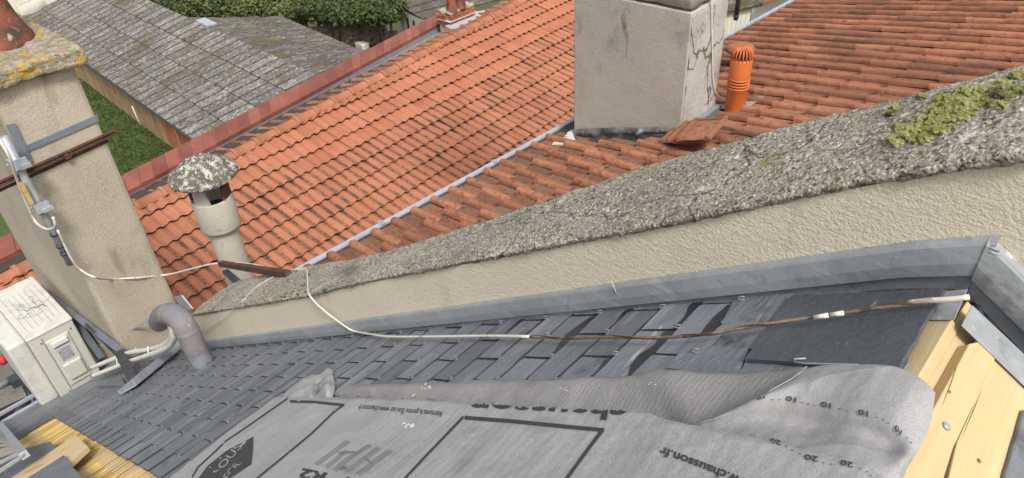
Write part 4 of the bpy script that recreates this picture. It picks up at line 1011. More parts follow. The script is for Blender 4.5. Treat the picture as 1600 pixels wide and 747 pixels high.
# white cable: down the mast, across the chimney, to the wall, then along the slates
wc = [Yc((-10, 205), .11), Yc((14, 244), .11), Yc((28, 285), .11), Yc((45, 325), .11), Yc((57, 348), .11), Yc((73, 358), .115), Yc((86, 354), .115), Yc((83, 340), .11)]
tag(MB().tube(spline(wc, 6), .0075, 7).build('cable', M['white_cable'], None, wc[0]), 'white cable looped round the foot of the antenna mast', 'cable')
cr = lambda px, o=.004: cop_hit(px)
pts = [Yc((90, 360), .085), Yc((112, 405), .085), Yc((128, 423), .06), Yc((150, 434), .03), X((170, 436), .03), X((215, 434), .03), X((262, 429), .03)]
pe = aty((355, 411), 1.3); pts += [at((300, 420), 5.2), at((330, 413), 4.8), pe]
tag(MB().tube(spline(pts, 6), .0065, 7).build('cable', M['white_cable'], None, pts[0]), 'thin white cable crossing the tall left chimney to the end of the party wall', 'cable')
def over(px, up=.004):
    h = cop_hit(px)
    return h + V((0, -.002, up)) if h else None
line = [aty((356, 411), 1.28), aty((380, 411), 1.26), aty((410, 416), 1.24)] + [over(q) or aty(q, WY + .2) for q in ((432, 427), (450, 424), (478, 421), (481, 432), (482, 446))]
line += [aty(q, WY - .02) for q in ((483, 460), (498, 478), (520, 496), (544, 513))]
line += [slate_hit(q, .03) for q in ((556, 518), (584, 523), (610, 526), (680, 526), (760, 525), (828, 526))]
tag(MB().tube(spline([p for p in line if p], 5), .0034, 7).build('cable', M['white_cable'], None, line[-1]), 'white cable dropping over the wall coping onto the slates', 'cable')
bl = [((826, 526), .03), ((880, 528), .031), ((940, 527), .031), ((1010, 527.5), .031), ((1065, 526), .031), ((1110, 521), .032), ((1160, 513), .033), ((1220, 503), .034), ((1280, 494.5), .034), ((1340, 486), .034), ((1400, 477.5), .034), ((1460, 469.5), .032), ((1512, 464), .03)]
cl = [slate_hit(q, u) for q, u in bl]
cab = thing('stripped_cable', cl[0], 'brown weathered cable lying along the slates up to the crest corner', 'cable')
MB().tube(spline(cl, 6), .0027, 7).build('core', M['copper'], cab)
m2 = spline(cl, 6); m2 = [p + (nV * math.sin(i * .55) + hV * math.cos(i * .55)) * .0022 for i, p in enumerate(m2)]; MB().tube(m2, .0016, 5).build('braid', M['rust'], cab)
for (a, b), u in ((((1272, 496), (1294, 492.5)), .0375), (((1298, 492), (1318, 489)), .036)): MB().tube([slate_hit(a, u), slate_hit(b, u)], .0034, 8).build('white_sheath', M['white_cable'], cab)
sh = spline([slate_hit(a, .033) for a in ((1420, 473), (1450, 469.5), (1480, 468), (1514, 464))], 4); MB().tube(sh, .0036, 8).build('white_sheath', M['white_cable'], cab)
th = [over(q, .002) or aty(q, WY + .1) for q in ((478, 421), (450, 424), (425, 434), (400, 450), (380, 470))] + [aty(q, WY - .01) for q in ((362, 485), (345, 500), (312, 520))]
tag(MB().tube(spline(th, 5), .0018, 6).build('wire', M['white_cable'], None, th[0]), 'very thin grey wire hanging slack over the low end of the party wall', 'wire')

# ================================================================== FLUE PIPE WITH CAP
tf = 4.85; fx, fy = at((354, 375), tf).x, at((354, 375), tf).y
def zat(py): # height on the flue axis at image row py
    lo, hi = 3.0, 12.0
    for _ in range(40):
        m_ = (lo + hi) / 2
        if proj(V((fx, fy, m_)))[1] > py: lo = m_
        else: hi = m_
    return lo
z_top, z_col, z_base = zat(308), zat(352), zat(470)
flue = thing('flue_pipe', (fx, fy, z_base), 'round pale cement flue pipe under a lichened conical cap between chimney and orange roof', 'flue pipe')
r1, r2, r3 = 20.5 * tf / F, 28 * tf / F, 45 * tf / F
MB().lathe((fx, fy, 0), [(r1, z_base - .6), (r1, z_col)], 32).build('pipe', M['concrete'], flue)
MB().lathe((fx, fy, 0), [(r1, z_col - .004), (r2 * .97, z_col - .002), (r2, z_col + .01), (r2, z_top), (r2 * .97, z_top + .008), (r2 * .86, z_top + .004), (r2 * .84, z_col)], 36).build('collar', M['concrete'], flue)
MB().lathe((fx, fy, 0), [(0, z_top - .08), (r2 * .86, z_top - .08)], 24).build('dark_throat', M['glass_dark'], flue)
z_cap = zat(268) - .02
for k in range(4):
    a = rad(35 + 90 * k); c, s = math.cos(a), math.sin(a); t_ = V((-s, c, 0))
    p0 = V((fx + c * r2 * .9, fy + s * r2 * .9, z_top - .03)); p1 = V((fx + c * r2 * .98, fy + s * r2 * .98, z_cap + .02))
    MB().prism([p0 - t_ * .05, p0 + t_ * .05, p1 + t_ * .028, p1 - t_ * .028], .018, V((c, s, 0))).build('cap_support', M['concrete'] if k % 2 else M['rust'], flue)
cp = MB(); R = 30; prof = [(r3 * .1, .115), (r3 * .3, .1), (r3 * .55, .072), (r3 * .8, .04), (r3, .008), (r3 * 1.01, -.006), (r3 * .96, -.012), (r3 * .5, .01), (0, .03)]
prof = [(0, .12)] + [tuple(V(q)) for q in spline([V((a, b, 0)) for a, b in prof[:5]], 8) and [(v.x, v.y) for v in spline([V((a, b, 0)) for a, b in prof[:5]], 8)]] + prof[5:]
cp.lathe((fx, fy, z_cap), prof, 72)
for i, v in enumerate(cp.v):
    p = V(v); 
    if p.z > z_cap - .004: d = abs(fbm(p, 26, 3)) * .016 + fbm(p, 70, 2) * .006; cp.v[i] = tuple(p + V((0, 0, d)))
cp.build('cap', M['lichen_dark'], flue)
# rusty strut from the flue to the wall
sa, sb = at((345, 412), 4.66), (cop_hit((452, 430)) or aty((452, 430), WY + .15))
tag(MB().bar(sa, sb + V((0, 0, .005)), .03, .03).build('strut', M['rust'], None, sa), 'rusty iron strut between the flue pipe and the wall coping', 'strut')
sa, sb = at((362, 425), 4.7), at((388, 437), 4.5)
tag(MB().bar(at((352, 424), 4.66), at((372, 441), 4.3), .035, .02).build('bracket', M['dark_steel'], None, sa), 'short dark bracket under the rusty strut by the flue pipe', 'bracket')
tag(MB().prism([aty(q, WY + .1) for q in ((272, 465), (283, 462), (300, 483), (288, 486))], .01, V((0, -1, 0))).build('zinc_offcut', M['zinc'], None, aty((285, 475), WY + .1)), 'small zinc flashing end at the low tip of the party wall', 'flashing')

# ================================================================== AIR CONDITIONER AND ITS FRAME
Aq = at((112, 498), 6.6); W, D_ac, H = .83, .33, .69
ac = thing('air_conditioner', Aq - V((0, 0, H)), 'ivory outdoor air conditioner on the roof edge beside the tall chimney', 'air conditioner')
c = Aq + V((-W / 2, -D_ac / 2, -H / 2))
MB().box(c, (W / 2, 0, 0), (0, D_ac / 2, 0), (0, 0, H / 2)).build('body', M['ac'], ac, bevel=.012)
MB().box(Aq + V((-W / 2, -D_ac / 2, .002)), (W / 2 + .006, 0, 0), (0, D_ac / 2 + .006, 0), (0, 0, .014)).build('top_cover', M['ac_top'], ac, bevel=.012)
for k in range(7):
    y = Aq.y - .035 - k * .042
    MB().box((Aq.x - .40 + .02 * (k % 3), y, Aq.z + .0172), (.30 - .03 * (k % 2), 0, 0), (0, .0014, 0), (0, 0, .0006)).build('groove', M['zinc_dark'], ac)
def side(y0, y1, z0, z1, e, mat, name, par=ac, bev=.006, th=.01): return MB().box((Aq.x + e, Aq.y - (y0 + y1) / 2, Aq.z - (z0 + z1) / 2), (th / 2, 0, 0), (0, (y1 - y0) / 2, 0), (0, 0, (z1 - z0) / 2)).build(name, mat, par, bevel=bev)
side(.065, .235, .08, .56, .004, M['ac'], 'service_cover', bev=.012, th=.02)
side(.09, .21, .10, .15, .018, M['white_pl'], 'handle_lip', th=.03)
side(.095, .205, .152, .165, .012, M['ac_dark'], 'handle_recess', bev=.001)
side(.105, .195, .19, .31, .016, M['sticker'], 'label_sticker', bev=.0005, th=.002)
side(.08, .215, .34, .5, .02, M['ac'], 'valve_cover', bev=.01, th=.03)
side(.2415, .2445, .03, .67, .0045, M['ac_dark'], 'panel_gap', bev=0, th=.003)
for z in (.07, .6):
    for y in (.26, .04): MB().lathe((Aq.x + .004, Aq.y - y, Aq.z - z), [(0, .005), (.006, .004), (.006, 0)], 8, V((1, 0, 0))).build('screw', M['ac_dark'], ac)
MB().box(Aq + V((-.46, -D_ac - .07, -H / 2 - .02)), (.36, 0, 0), (0, .07, 0), (0, 0, H / 2 - .02)).build('fan_housing', M['ac_top'], ac, bevel=.02)
for k in (0, 1): MB().box(Aq + V((-.16 - .5 * k, -D_ac / 2, -H - .02)), (.03, 0, 0), (0, .19, 0), (0, 0, .02)).build('foot', M['dark_steel'], ac)
# tangle of thin wire on top
rr = random.Random(4); tw = MB(); cc = Aq + V((-.36, -.17, .022))
for k in range(9):
    pts = []; p = cc + V((rr.gauss(0, .03), rr.gauss(0, .03), 0)); a = rr.uniform(0, 6.28)
    for i in range(8):
        a += rr.uniform(-1.1, 1.1); p = p + V((math.cos(a), math.sin(a), 0)) * .026; p.z = cc.z + abs(rr.gauss(0, .008)); pts.append(p.copy())
    tw.tube(spline(pts, 3), .0011, 4)
tag(tw.build('wire_tangle', M['dark_steel'], None, cc), 'tangle of thin grey wire lying on top of the air conditioner', 'wire tangle')
fr_ = thing('support_frame', Yc((185, 545), .03), 'dark steel frame holding the air conditioner beside the chimney', 'frame')
p, q = Yc((46, 438), .035), Yc((188, 547), .035)
m = MB(); m.bar(p, q, .05, .006).bar(p + V((0, .0, -.025)), q + V((0, .0, -.025)), .006, .05); m.build('rail', M['paint_grey'], fr_)
q0 = Yc((184, 548), .04); q1 = slate_hit((212, 600), .02)
MB().bar(q0, q1, .055, .03).build('post', M['dark_steel'], fr_)
MB().bar(Yc((120, 505), .05), Yc((160, 560), .05), .05, .03).build('post', M['dark_steel'], fr_)
MB().bar(Yc((134, 507), .05), Yc((180, 552), .05) , .02, .02).build('brace', M['dark_steel'], fr_)
MB().bar(Yc((140, 592), .1), Yc((212, 545), .0) , .012, .012).build('brace', M['galv'], fr_)
MB().bar(at((158, 540), 6.3), at((247, 492), 5.6), .012, .012).build('rod', M['galv'], fr_)
m = MB(); m.prism([slate_hit(a, .03) for a in ((155, 594), (190, 589), (196, 602), (150, 603))], .03, nV); tag(m.build('slate_block', M['slate'], None, slate_hit((175, 597), .03)), 'small slate faced block against the foot of the frame post', 'block')
# insulated pipes
m = thing('insulated_pipes', at((145, 572), 6.1), 'pair of white insulated pipes tied together running to the grey elbow vent', 'pipes')
A1 = [at((142, 575), 6.45), at((165, 566), 6.1), at((200, 552), 5.6), at((240, 545), 4.95), at((262, 535), 4.4), at((269, 520), 4.1), at((264, 500), 4.0)]
A2 = [at((144, 588), 6.4), at((170, 578), 6.0), at((200, 566), 5.5), at((238, 553), 4.85), at((262, 543), 4.35), at((272, 528), 4.05), at((268, 505), 3.95)]
for P_ in (A1, A2): MB().tube(spline(P_, 6), .0165, 10).build('pipe', M['white_pl'], m)
for px, t in (((186, 566), 5.75), ((235, 549), 4.95), ((273, 516), 3.98)):
    c = at(px, t); MB().tube([c + V((.0, .0, .045)), c + V((.012, -.02, 0)), c + V((0, -.0, -.045))], .004, 5).build('cable_tie', M['white_pl'], m)
tb_ = [at((205, 562), 5.55), at((225, 553), 5.2), at((250, 548), 4.7)]; MB().tube(spline(tb_, 4), .012, 8).build('cable', M['dark_steel'], m)
# grey elbow vent
YV = slate_hit((320, 574)).y
el = thing('elbow_vent', slate_hit((320, 574)), 'grey plastic elbow vent pipe rising out of the slates with its mouth bent down', 'vent pipe')
vp = [aty(a, YV) for a in ((324, 580), (307, 548), (293, 518), (283, 501), (272, 492), (262, 490), (253, 494), (249, 503))]
rv_ = .052
MB().tube([vp[0], vp[0].lerp(vp[1], .5), vp[1], vp[1].lerp(vp[2], .15)], rv_, 24).build('zinc_sleeve', M['zinc_dark'], el)
MB().tube(spline(vp[1:], 5), rv_ * 1.03, 24, cap=False).build('bend', M['pvc'], el)
jt = spline(vp[1:], 5)
for i in (5, 14): 
    d = (jt[i + 1] - jt[i]).normalized(); MB().tube([jt[i] - d * .01, jt[i], jt[i] + d * .012], [rv_ * 1.03, rv_ * 1.1, rv_ * 1.03], 24, cap=False).build('socket', M['pvc'], el)
e_ = jt[-1]; d = (jt[-1] - jt[-2]).normalized(); MB().tube([e_, e_ - d * .003], rv_ * .95, 20).build('mouth', M['glass_dark'], el)
c = slate_hit((322, 577), .006); MB().prism([c + sV * a * .09 + hV * b * .085 for a, b in ((-1, -1), (-1, 1), (1, 1), (1, -1))], .004, nV).build('zinc_plate', M['zinc_dark'], el)
# zinc trough lying on the slates
t0_, t1_ = slate_hit((200, 609), .03), slate_hit((279, 543), .04)
m = MB(); dx = (t1_ - t0_).normalized(); sx = dx.cross(nV).normalized()
m.box((t0_ + t1_) / 2, (t1_ - t0_) / 2, sx * .05, nV * .002); m.box((t0_ + t1_) / 2 + sx * .05 + nV * .02, (t1_ - t0_) / 2, sx * .002, nV * .022); m.box((t0_ + t1_) / 2 - sx * .05 + nV * .01, (t1_ - t0_) / 2, sx * .002, nV * .012)
tag(m.build('zinc_trough', M['galv'], None, t0_), 'loose zinc trough lying on the slates in front of the chimney foot', 'trough')

# ================================================================== RIGHT CHIMNEY, VENT, SPARE TILES
ca, cb2, cc2 = C_hit((894, 210)), C_hit((1062, 214)), C_hit((1118, 168))
X0, X1, Yq0 = ca.x, cb2.x, cb2.y; Yq1 = atx((1118, 160), X1).y
zc_t = 11.7; zc_b = C_hit((894, 205)).z - .5
chr_ = thing('chimney', (X0, Yq0, zc_b), 'big square cement rendered chimney standing on the old red roof', 'chimney')
zj = aty((980, 6), Yq0).z
for nm, y0, y1, mt in (('front_face', Yq0, Yq0 + .04, 'cement_chim'),):
    MB().box(((X0 + X1) / 2, (Yq0 + Yq1) / 2, (zc_b + zj) / 2), ((X1 - X0) / 2, 0, 0), (0, (Yq1 - Yq0) / 2, 0), (0, 0, (zj - zc_b) / 2 + .03)).build('shaft', M['cement_chim'], chr_, bevel=.012)
MB().box((X1 + .001, (Yq0 + Yq1) / 2, (zc_b + zj) / 2), (.004, 0, 0), (0, (Yq1 - Yq0) / 2 - .012, 0), (0, 0, (zj - zc_b) / 2)).build('cracked_side', M['cracked'], chr_)
lumpy_box((X0 - .004, Yq0 - .006, zj + .05), (X1 + .004, Yq1 + .006, zc_t), 30, .012, 5, 'corbel', M['cement_chim'], chr_, .03)
# flashing at the foot: crumpled lead over zinc
m = MB(); n = 60; vs = []
xa, xb_ = aty((893, 208), Yq0 - .02).x, aty((1066, 214), Yq0 - .02).x
for j, (py, off) in enumerate(((0, .012), (.35, .05), (.62, .035), (1, .04))):
    for i in range(n + 1):
        t = i / n; a = aty((lerp(895, 1064, t), lerp(201, 197, t)), Yq0); b = aty((lerp(893, 1066, t), lerp(217, 205, t) + 2), Yq0); p = a.lerp(b, py)
        k = fbm(p, 9, 3); vs.append(V((lerp(xa, xb_, t), Yq0 - off - abs(k) * .03, p.z + k * .012 * (j > 0))))
m.add(vs, [(j * (n + 1) + i, (j + 1) * (n + 1) + i, (j + 1) * (n + 1) + i + 1, j * (n + 1) + i + 1) for j in range(3) for i in range(n)], True); m.build('lead_flashing', M['lead'], chr_)
z0 = aty((980, 216), Yq0 - .03).z
MB().prism([aty(q, Yq0 - .035) for q in ((900, 210), (1060, 206), (1058, 217), (902, 220))], .02, n_y).build('zinc_flashing', M['zinc'], chr_)
m = MB(); m.prism([C_hit(q, .03) for q in ((868, 219), (893, 203), (900, 222), (862, 226))], .02, nC); m.build('mortar_fillet', M['mortar_w'], chr_)
m = MB(); s_ = aty((1062, 212), Yq0 - .0); m.box((X1 + .03, (Yq0 + Yq1) / 2, C_hit((1090, 195)).z + .03), (.03, 0, 0), (0, (Yq1 - Yq0) / 2, 0), (0, 0, .05)); m.build('side_flashing', M['zinc_dark'], chr_)
# cable on the chimney
pc_ = [atx(q, X1 + .012) for q in ((1111, -10), (1112, 40), (1113, 90), (1114, 125), (1117, 142), (1122, 150))] + [C_hit(q, .1) for q in ((1130, 154), (1140, 155))]
tag(MB().tube(spline(pc_, 5), .007, 7).build('cable', M['white_cable'], None, pc_[0]), 'white cable hanging down the cracked side of the big cement chimney', 'cable')
# orange vent terminal
vb = C_hit((1147, 176)); ov = thing('roof_vent', vb, 'bright orange slotted plastic vent pipe on the roof beside the big chimney', 'vent pipe')
pxm = (vb - O).length / F; R_ = 14.3 * pxm
def zv(py):
    lo, hi = vb.z - 1, vb.z + 2
    for _ in range(40):
        m_ = (lo + hi) / 2
        if proj(V((vb.x, vb.y, m_)))[1] > py: lo = m_
        else: hi = m_
    return lo - vb.z
zA, zB_, zC_, zD = zv(136), zv(123), zv(93), zv(80)
MB().lathe(vb, [(R_ * 1.02, -.1), (R_ * 1.02, zA - .004), (R_ * 1.06, zA)], 30).build('lower_pipe', M['orange_plastic'], ov)
for k in range(4):
    z = lerp(zA, zB_, k / 3); MB().lathe(vb, [(R_ * 1.08, z), (R_ * 1.1, z + .006), (R_ * 1.08, z + .012), (R_ * .9, z + .012)], 30).build('louvre_ring', M['orange_plastic'], ov)
MB().lathe(vb, [(R_ * .85, zA - .01), (R_ * .85, zB_ + .02)], 20).build('dark_core', M['glass_dark'], ov)
MB().lathe(vb, [(R_ * 1.06, zB_ + .01), (R_ * 1.06, zC_), (R_ * 1.0, zC_ + .012), (R_ * .8, zC_ + .014)], 30).build('upper_pipe', M['orange_plastic'], ov)
MB().lathe(vb, [(R_ * .72, zC_), (R_ * .72, zD), (0, zD + .02)], 20).build('dark_core', M['glass_dark'], ov)
for k in range(18):
    a = 2 * math.pi * k / 18; c_, s_ = math.cos(a), math.sin(a)
    pts = [vb + V((c_ * R_ * .98, s_ * R_ * .98, zC_ + .005)), vb + V((c_ * R_ * .98, s_ * R_ * .98, zD - .01)), vb + V((c_ * R_ * .8, s_ * R_ * .8, zD + .014)), vb + V((c_ * R_ * .25, s_ * R_ * .25, zD + .026))]
    MB().tube(pts, .006, 6).build('cage_bar', M['orange_plastic'], ov)
MB().lathe(vb, [(R_ * .3, zD + .02), (R_ * .3, zD + .03), (0, zD + .034)], 16).build('cage_cap', M['orange_plastic'], ov)
c = C_hit((1155, 168)); MB().prism([c + hC * a * .16 + dC * b * .15 + nC * .045 for a, b in ((-1, -1), (-1, 1), (1, 1), (1, -1))], .004, nC).build('base_plate', M['zinc'], ov)
# clay vent behind it
q = C_hit((1152, 108)); cv = thing('clay_vent', q, 'small round clay vent hood behind the orange vent pipe', 'vent')
hh = .24
MB().lathe(q, [(.085, -.05), (.08, hh - .1), (.09, hh - .07)], 20).build('neck', M['tileC'], cv)
MB().lathe(q, [(.03, hh - .08), (.13, hh - .055), (.145, hh - .03), (.13, hh), (.05, hh + .02), (0, hh + .022)], 24).build('hood', M['tileC'], cv)
# stack of spare tiles
st = [C_hit(q, .16) for q in ((1068, 196), (1094, 169), (1140, 169), (1110, 199))]
cst = sum(st, V()) / 4
u_ = (st[1] - st[0]).normalized(); v_ = (st[3] - st[0]); v_ = (v_ - u_ * v_.dot(u_)).normalized(); nn = u_.cross(v_); nn = nn if nn.z > 0 else -nn
lu, lv = .21, .13
for k in range(4):
    org = C_hit((1099, 205), .03 + .044 * k) + V((-.03 * (3 - k) + rr.uniform(-.015, .015), -.035 * (3 - k) + rr.uniform(-.015, .015), 0)); tl_ = thing('spare_tile', org, ['lowest spare clay tile of the small stack beside the big chimney', 'second spare clay tile from the bottom of the stack', 'third spare clay tile from the bottom of the stack', 'top spare clay tile with dirty pan beside the big chimney'][k], 'tile', 'spare tiles stacked by the chimney')
    MB().box(org + nn * .004, u_ * lu, v_ * lv, nn * .006).build('pan', M['tileC2'] if k == 3 else M['tileC'], tl_, bevel=.003)
    for s_ in (-1, 1): MB().box(org + nn * .018 + v_ * lv * s_ * .88, u_ * lu, v_ * .016, nn * .012).build('side_rib', M['tileC'], tl_, bevel=.006)
    MB().box(org + nn * .016 + u_ * lu * .92, u_ * .014, v_ * lv * .85, nn * .008).build('end_rib', M['tileC'], tl_, bevel=.004)

# ================================================================== GROUND AND BACKGROUND
gm = MB(); gm.add([(-400, -300, GZ), (400, -300, GZ), (400, 500, GZ), (-400, 500, GZ)], [(0, 1, 2, 3)]); tag(gm.build('ground', M['earth']), kind='structure')
lw = MB(); lw.add([atz(q, GZ + .02) for q in ((-60, 420), (-60, 20), (60, 60), (330, 250), (330, 300), (120, 420))], [(0, 1, 2, 3, 4, 5)]); lw.f = [f if (V(lw.v[1]) - V(lw.v[0])).cross(V(lw.v[2]) - V(lw.v[1])).z > 0 else f[::-1] for f in lw.f]
tag(lw.build('lawn', M['lawn']), kind='structure')
lw2 = MB(); pts = [atz(q, GZ + .02) for q in ((500, 90), (530, 60), (640, 62), (640, 100))]; lw2.add(pts, [(0, 1, 2, 3)]); lw2.f = [f if (pts[1] - pts[0]).cross(pts[2] - pts[1]).z > 0 else f[::-1] for f in lw2.f]
tag(lw2.build('grass_patch', M['lawn']), kind='structure')
st_ = MB(); pts = [atz(q, GZ + .03) for q in ((-200, 900), (-200, 500), (60, 520), (120, 700))]; st_.add(pts, [(0, 1, 2, 3)]); st_.f = [f if (pts[1] - pts[0]).cross(pts[2] - pts[1]).z > 0 else f[::-1] for f in st_.f]
tag(st_.build('street', M['paving']), kind='structure')
gb = MB(); gr2 = random.Random(21)
def tuft(m, p, s, n=5):
    for k in range(n):
        a = gr2.uniform(0, 6.28); b = p + V((math.cos(a), math.sin(a), 0)) * s * .5; t = b + V((gr2.gauss(0, s * .4), gr2.gauss(0, s * .4), s * gr2.uniform(.6, 1.3))); w_ = V((-math.sin(a), math.cos(a), 0)) * s * .22
        m.add([b - w_, b + w_, t], [(0, 1, 2)])
for k in range(5200):
    px = (gr2.uniform(120, 285), gr2.uniform(120, 290))
    if px[1] < 60 + (px[0]) * .5: continue
    tuft(gb, atz(px, GZ + .02), gr2.uniform(.08, .2), 4)
for k in range(900): tuft(gb, atz((gr2.uniform(530, 600), gr2.uniform(72, 92)), GZ + .02), gr2.uniform(.1, .25), 4)
tag(gb.build('grass', M['grass']), 'short green lawn grass between the barn and the orange roofed house', 'grass', kind='stuff')

def sheet_roof(name, A0, A1, B1, B0, nc, nr, mat, par, waves=5, amp=.03, pname='roofing_sheet', thick=.02):
    """A0-A1 eave, B0-B1 ridge; individual corrugated sheets"""
    nrm = (A1 - A0).cross(B0 - A0).normalized(); nrm = nrm if nrm.z > 0 else -nrm
    for j in range(nr):
        for i in range(nc):
            m = MB(); n = waves * 4; vs = []
            lo = random.Random(i * 31 + j)
            for s_, up in ((j / nr, .1), ((j + 1.06) / nr, .005)):
                for k in range(n + 1):
                    t = (i + k / n * 1.0) / nc; a = A0.lerp(A1, t); b = B0.lerp(B1, t)
                    vs.append(a.lerp(b, s_) + nrm * (up + amp * math.cos(2 * math.pi * k / 4 + .8) + lo.uniform(0, .003)))
            m.add(vs, [(k, k + 1, n + 2 + k, n + 1 + k) for k in range(n)], True)
            for k in range(n): m.m[k] = 1 if (k % 4 == 1 or k == 0) else 0  # darker troughs paint the shading between the ribs
            m.add(vs[:n + 1] + [v - nrm * .09 for v in vs[:n + 1]], [(k, n + 1 + k, n + 2 + k, k + 1) for k in range(n)], mi=1)  # lap lip takes the same painted shade colour
            f0 = m.f[0]
            if (V(m.v[f0[1]]) - V(m.v[f0[0]])).cross(V(m.v[f0[2]]) - V(m.v[f0[0]])).dot(nrm) < 0: m.f = [f[::-1] for f in m.f]
            m.build(pname, [mat, M['trough'] if mat is not M['tileC2'] else mat], par)
ze = GZ + 2.5; zrr = ze + 1.9
E0, E1 = atz((38, 32), ze), atz((372, 268), ze); R0, R1 = atz((150, -34), zrr), atz((575, 155), zrr)
print('barn', E0, E1, R0, R1, (E1 - E0).length, (R0 - E0).length)
barn = thing('barn', (E0 + E1) / 2, 'long low barn under mossy grey corrugated sheets beside the lawn', 'barn')
sheet_roof('s', E0, E1, R1, R0, 38, 4, M['corrug'], barn, 4, .05)
mb = MB(); gd2 = (E1 - E0).normalized(); mb.tube([E0 + V((0, 0, -.05)), E1 + V((0, 0, -.05))], .07, 8); mb.build('gutter', M['dark_steel'], barn)
inw = (R0 - E0); inw.z = 0; inw = (inw - gd2 * inw.dot(gd2)).normalized()
Lb = (E1 - E0).length; nb_ = int(Lb / .3)
MB().add([E0 + inw * .5 + V((0, 0, .1)), E1 + inw * .5 + V((0, 0, .1)), V((E1.x, E1.y, GZ)) + inw * .5, V((E0.x, E0.y, GZ)) + inw * .5], [(0, 1, 2, 3)]).build('back_board', M['glass_dark'], barn)
for i in range(nb_):
    t = (i + .5) / nb_; a = E0.lerp(E1, t) + inw * .25; x, y = proj(a)
    if not (90 < x < 330): continue
    r_ = random.Random(i); hgt = ze - GZ + .1 - (r_.uniform(.0, .12))
    mt = M['timber_red'] if (243 < x < 290 and x // 5 % 5 != 3) else M['timber_wall']
    MB().box((a.x, a.y, GZ + hgt / 2 + .05), gd2 * (Lb / nb_ / 2 - r_.uniform(.01, .03)), inw * .02, (0, 0, hgt / 2)).build('board', mt, barn)
q = atz((207, 168), ze - .3); MB().tube([q - inw * .3 + V((0, 0, .2)), q - inw * .35 - gd2 * -.2 - V((0, 0, 1.3))], .05, 8).build('downpipe', M['white_pl'], barn) if False else MB().tube([q + V((0, 0, .1)), q + gd2 * .15 - V((0, 0, 1.2))], .035, 6).build('downpipe', M['white_pl'], barn)
# lower barn wing beyond the ridge
wing = thing('barn_wing', atz((450, 60), zrr - 1), 'darker corrugated roof of the barn wing with a flat skylight, beyond the long barn', 'barn')
S0, S1 = atz((235, 8), zrr - .03), atz((575, 155), zrr - .03); T0, T1 = atz((330, 18), zrr - 1.0), atz((650, 118), zrr - 1.0)
T0, T1 = atz((290, 27), zrr - 1.1) , atz((437, 27), zrr - 1.1)
far0, far1 = atz((437, 27), zrr - 1.1), atz((660, 122), zrr - 1.1)
sheet_roof('s', far0, far1, S1, atz((300, 30), zrr - .03), 16, 4, M['corrug2'], wing, 5, .035)
m = MB(); m.add([atz((262, 27), zrr - 1.2), atz((437, 27.5), zrr - 1.2), atz((310, 36), zrr - .1), atz((262, 16), zrr - .1)], [(0, 1, 2, 3)]); m.build('roof_end', M['corrug2'], wing)
m = MB(); m.box(atz((322, 35), zrr + .0), gd2 * .9, inw * .35, (0, 0, .06)); m.build('skylight', M['zinc_light'], wing)

# foliage
def leaves(name, centres, n, size, mat, par, seed=1, inner=True):
    r = random.Random(seed); m = MB()
    for k in range(n):
        c, rad_ = centres[r.randrange(len(centres))]
        d = V((r.gauss(0, 1), r.gauss(0, 1), r.gauss(0, 1))).normalized(); rr_ = r.uniform(.55, 1.08) ** .6
        p = c + V((d.x * rad_[0], d.y * rad_[1], d.z * rad_[2])) * rr_
        s = size * r.uniform(.5, 1.3); nn = (d + V((r.gauss(0, .6), r.gauss(0, .6), r.gauss(0, .6) + .3))).normalized(); u = nn.orthogonal().normalized(); u = Matrix.Rotation(r.uniform(0, 6.28), 3, nn) @ u; v = nn.cross(u)
        m.add([p - u * s, p + v * s * .6, p + u * s, p - v * s * .6], [(0, 1, 2, 3)])
    return m.build(name, mat, par)
def blob_row(p0, p1, n, r, seed):
    rr_ = random.Random(seed); out = []
    for k in range(n):
        t = k / (n - 1); c = p0.lerp(p1, t); out.append((c + V((rr_.uniform(-.5, .5), rr_.uniform(-.5, .5), rr_.uniform(-.5, .5) * r * .5)), (r * rr_.uniform(.7, 1.2),) * 2 + (r * rr_.uniform(.6, 1.0),)))
    return out
def shrub(label, pxa, pxb, z, n, r, nl, size, mat, seed, name='shrub', cat='shrub'):
    a, b = atz(pxa, z), atz(pxb, z); t = thing(name, V(((a.x + b.x) / 2, (a.y + b.y) / 2, GZ)), label, cat)
    bl = blob_row(a, b, n, r, seed); leaves('foliage', bl, nl, size, M[mat], t, seed)['kind'] = 'stuff'
    m = MB()
    for c, rd in bl[::2]: m.tube([V((c.x, c.y, GZ)), c + V((.2, .1, 0)), c + V((.4, .2, rd[2] * .7))], [.12, .08, .03], 6)
    m.build('stem', M['corrug2'], t)['kind'] = 'stuff'
    for c, rd in bl:  # dark heart
        pass
    return t
shrub('light green leafy hedge behind the barn wing', (262, 16), (430, 14), GZ + 1.6, 12, 1.3, 9000, .16, 'leaf', 3, 'hedge', 'hedge')
shrub('dark ivy covered bank to the left of the ruined stone wall', (440, 10), (545, 17), GZ + 3.0, 13, 1.25, 11000, .16, 'leaf', 5, 'ivy_bush', 'bush')
shrub('dark ivy bush at the right end of the ruined stone wall beside the shed', (560, 12), (600, 20), GZ + 3.0, 9, 1.4, 9000, .16, 'leaf', 6, 'ivy_bush', 'bush')
shrub('tall dark hedge along the top edge of the view', (230, -14), (640, -16), GZ + 2.2, 18, 2.2, 14000, .2, 'leaf', 8, 'hedge', 'hedge')
shrub('brown leafed shrub between the two green ones', (446, 20), (462, 22), GZ + 2.4, 3, .8, 1200, .12, 'leaf_red', 9)
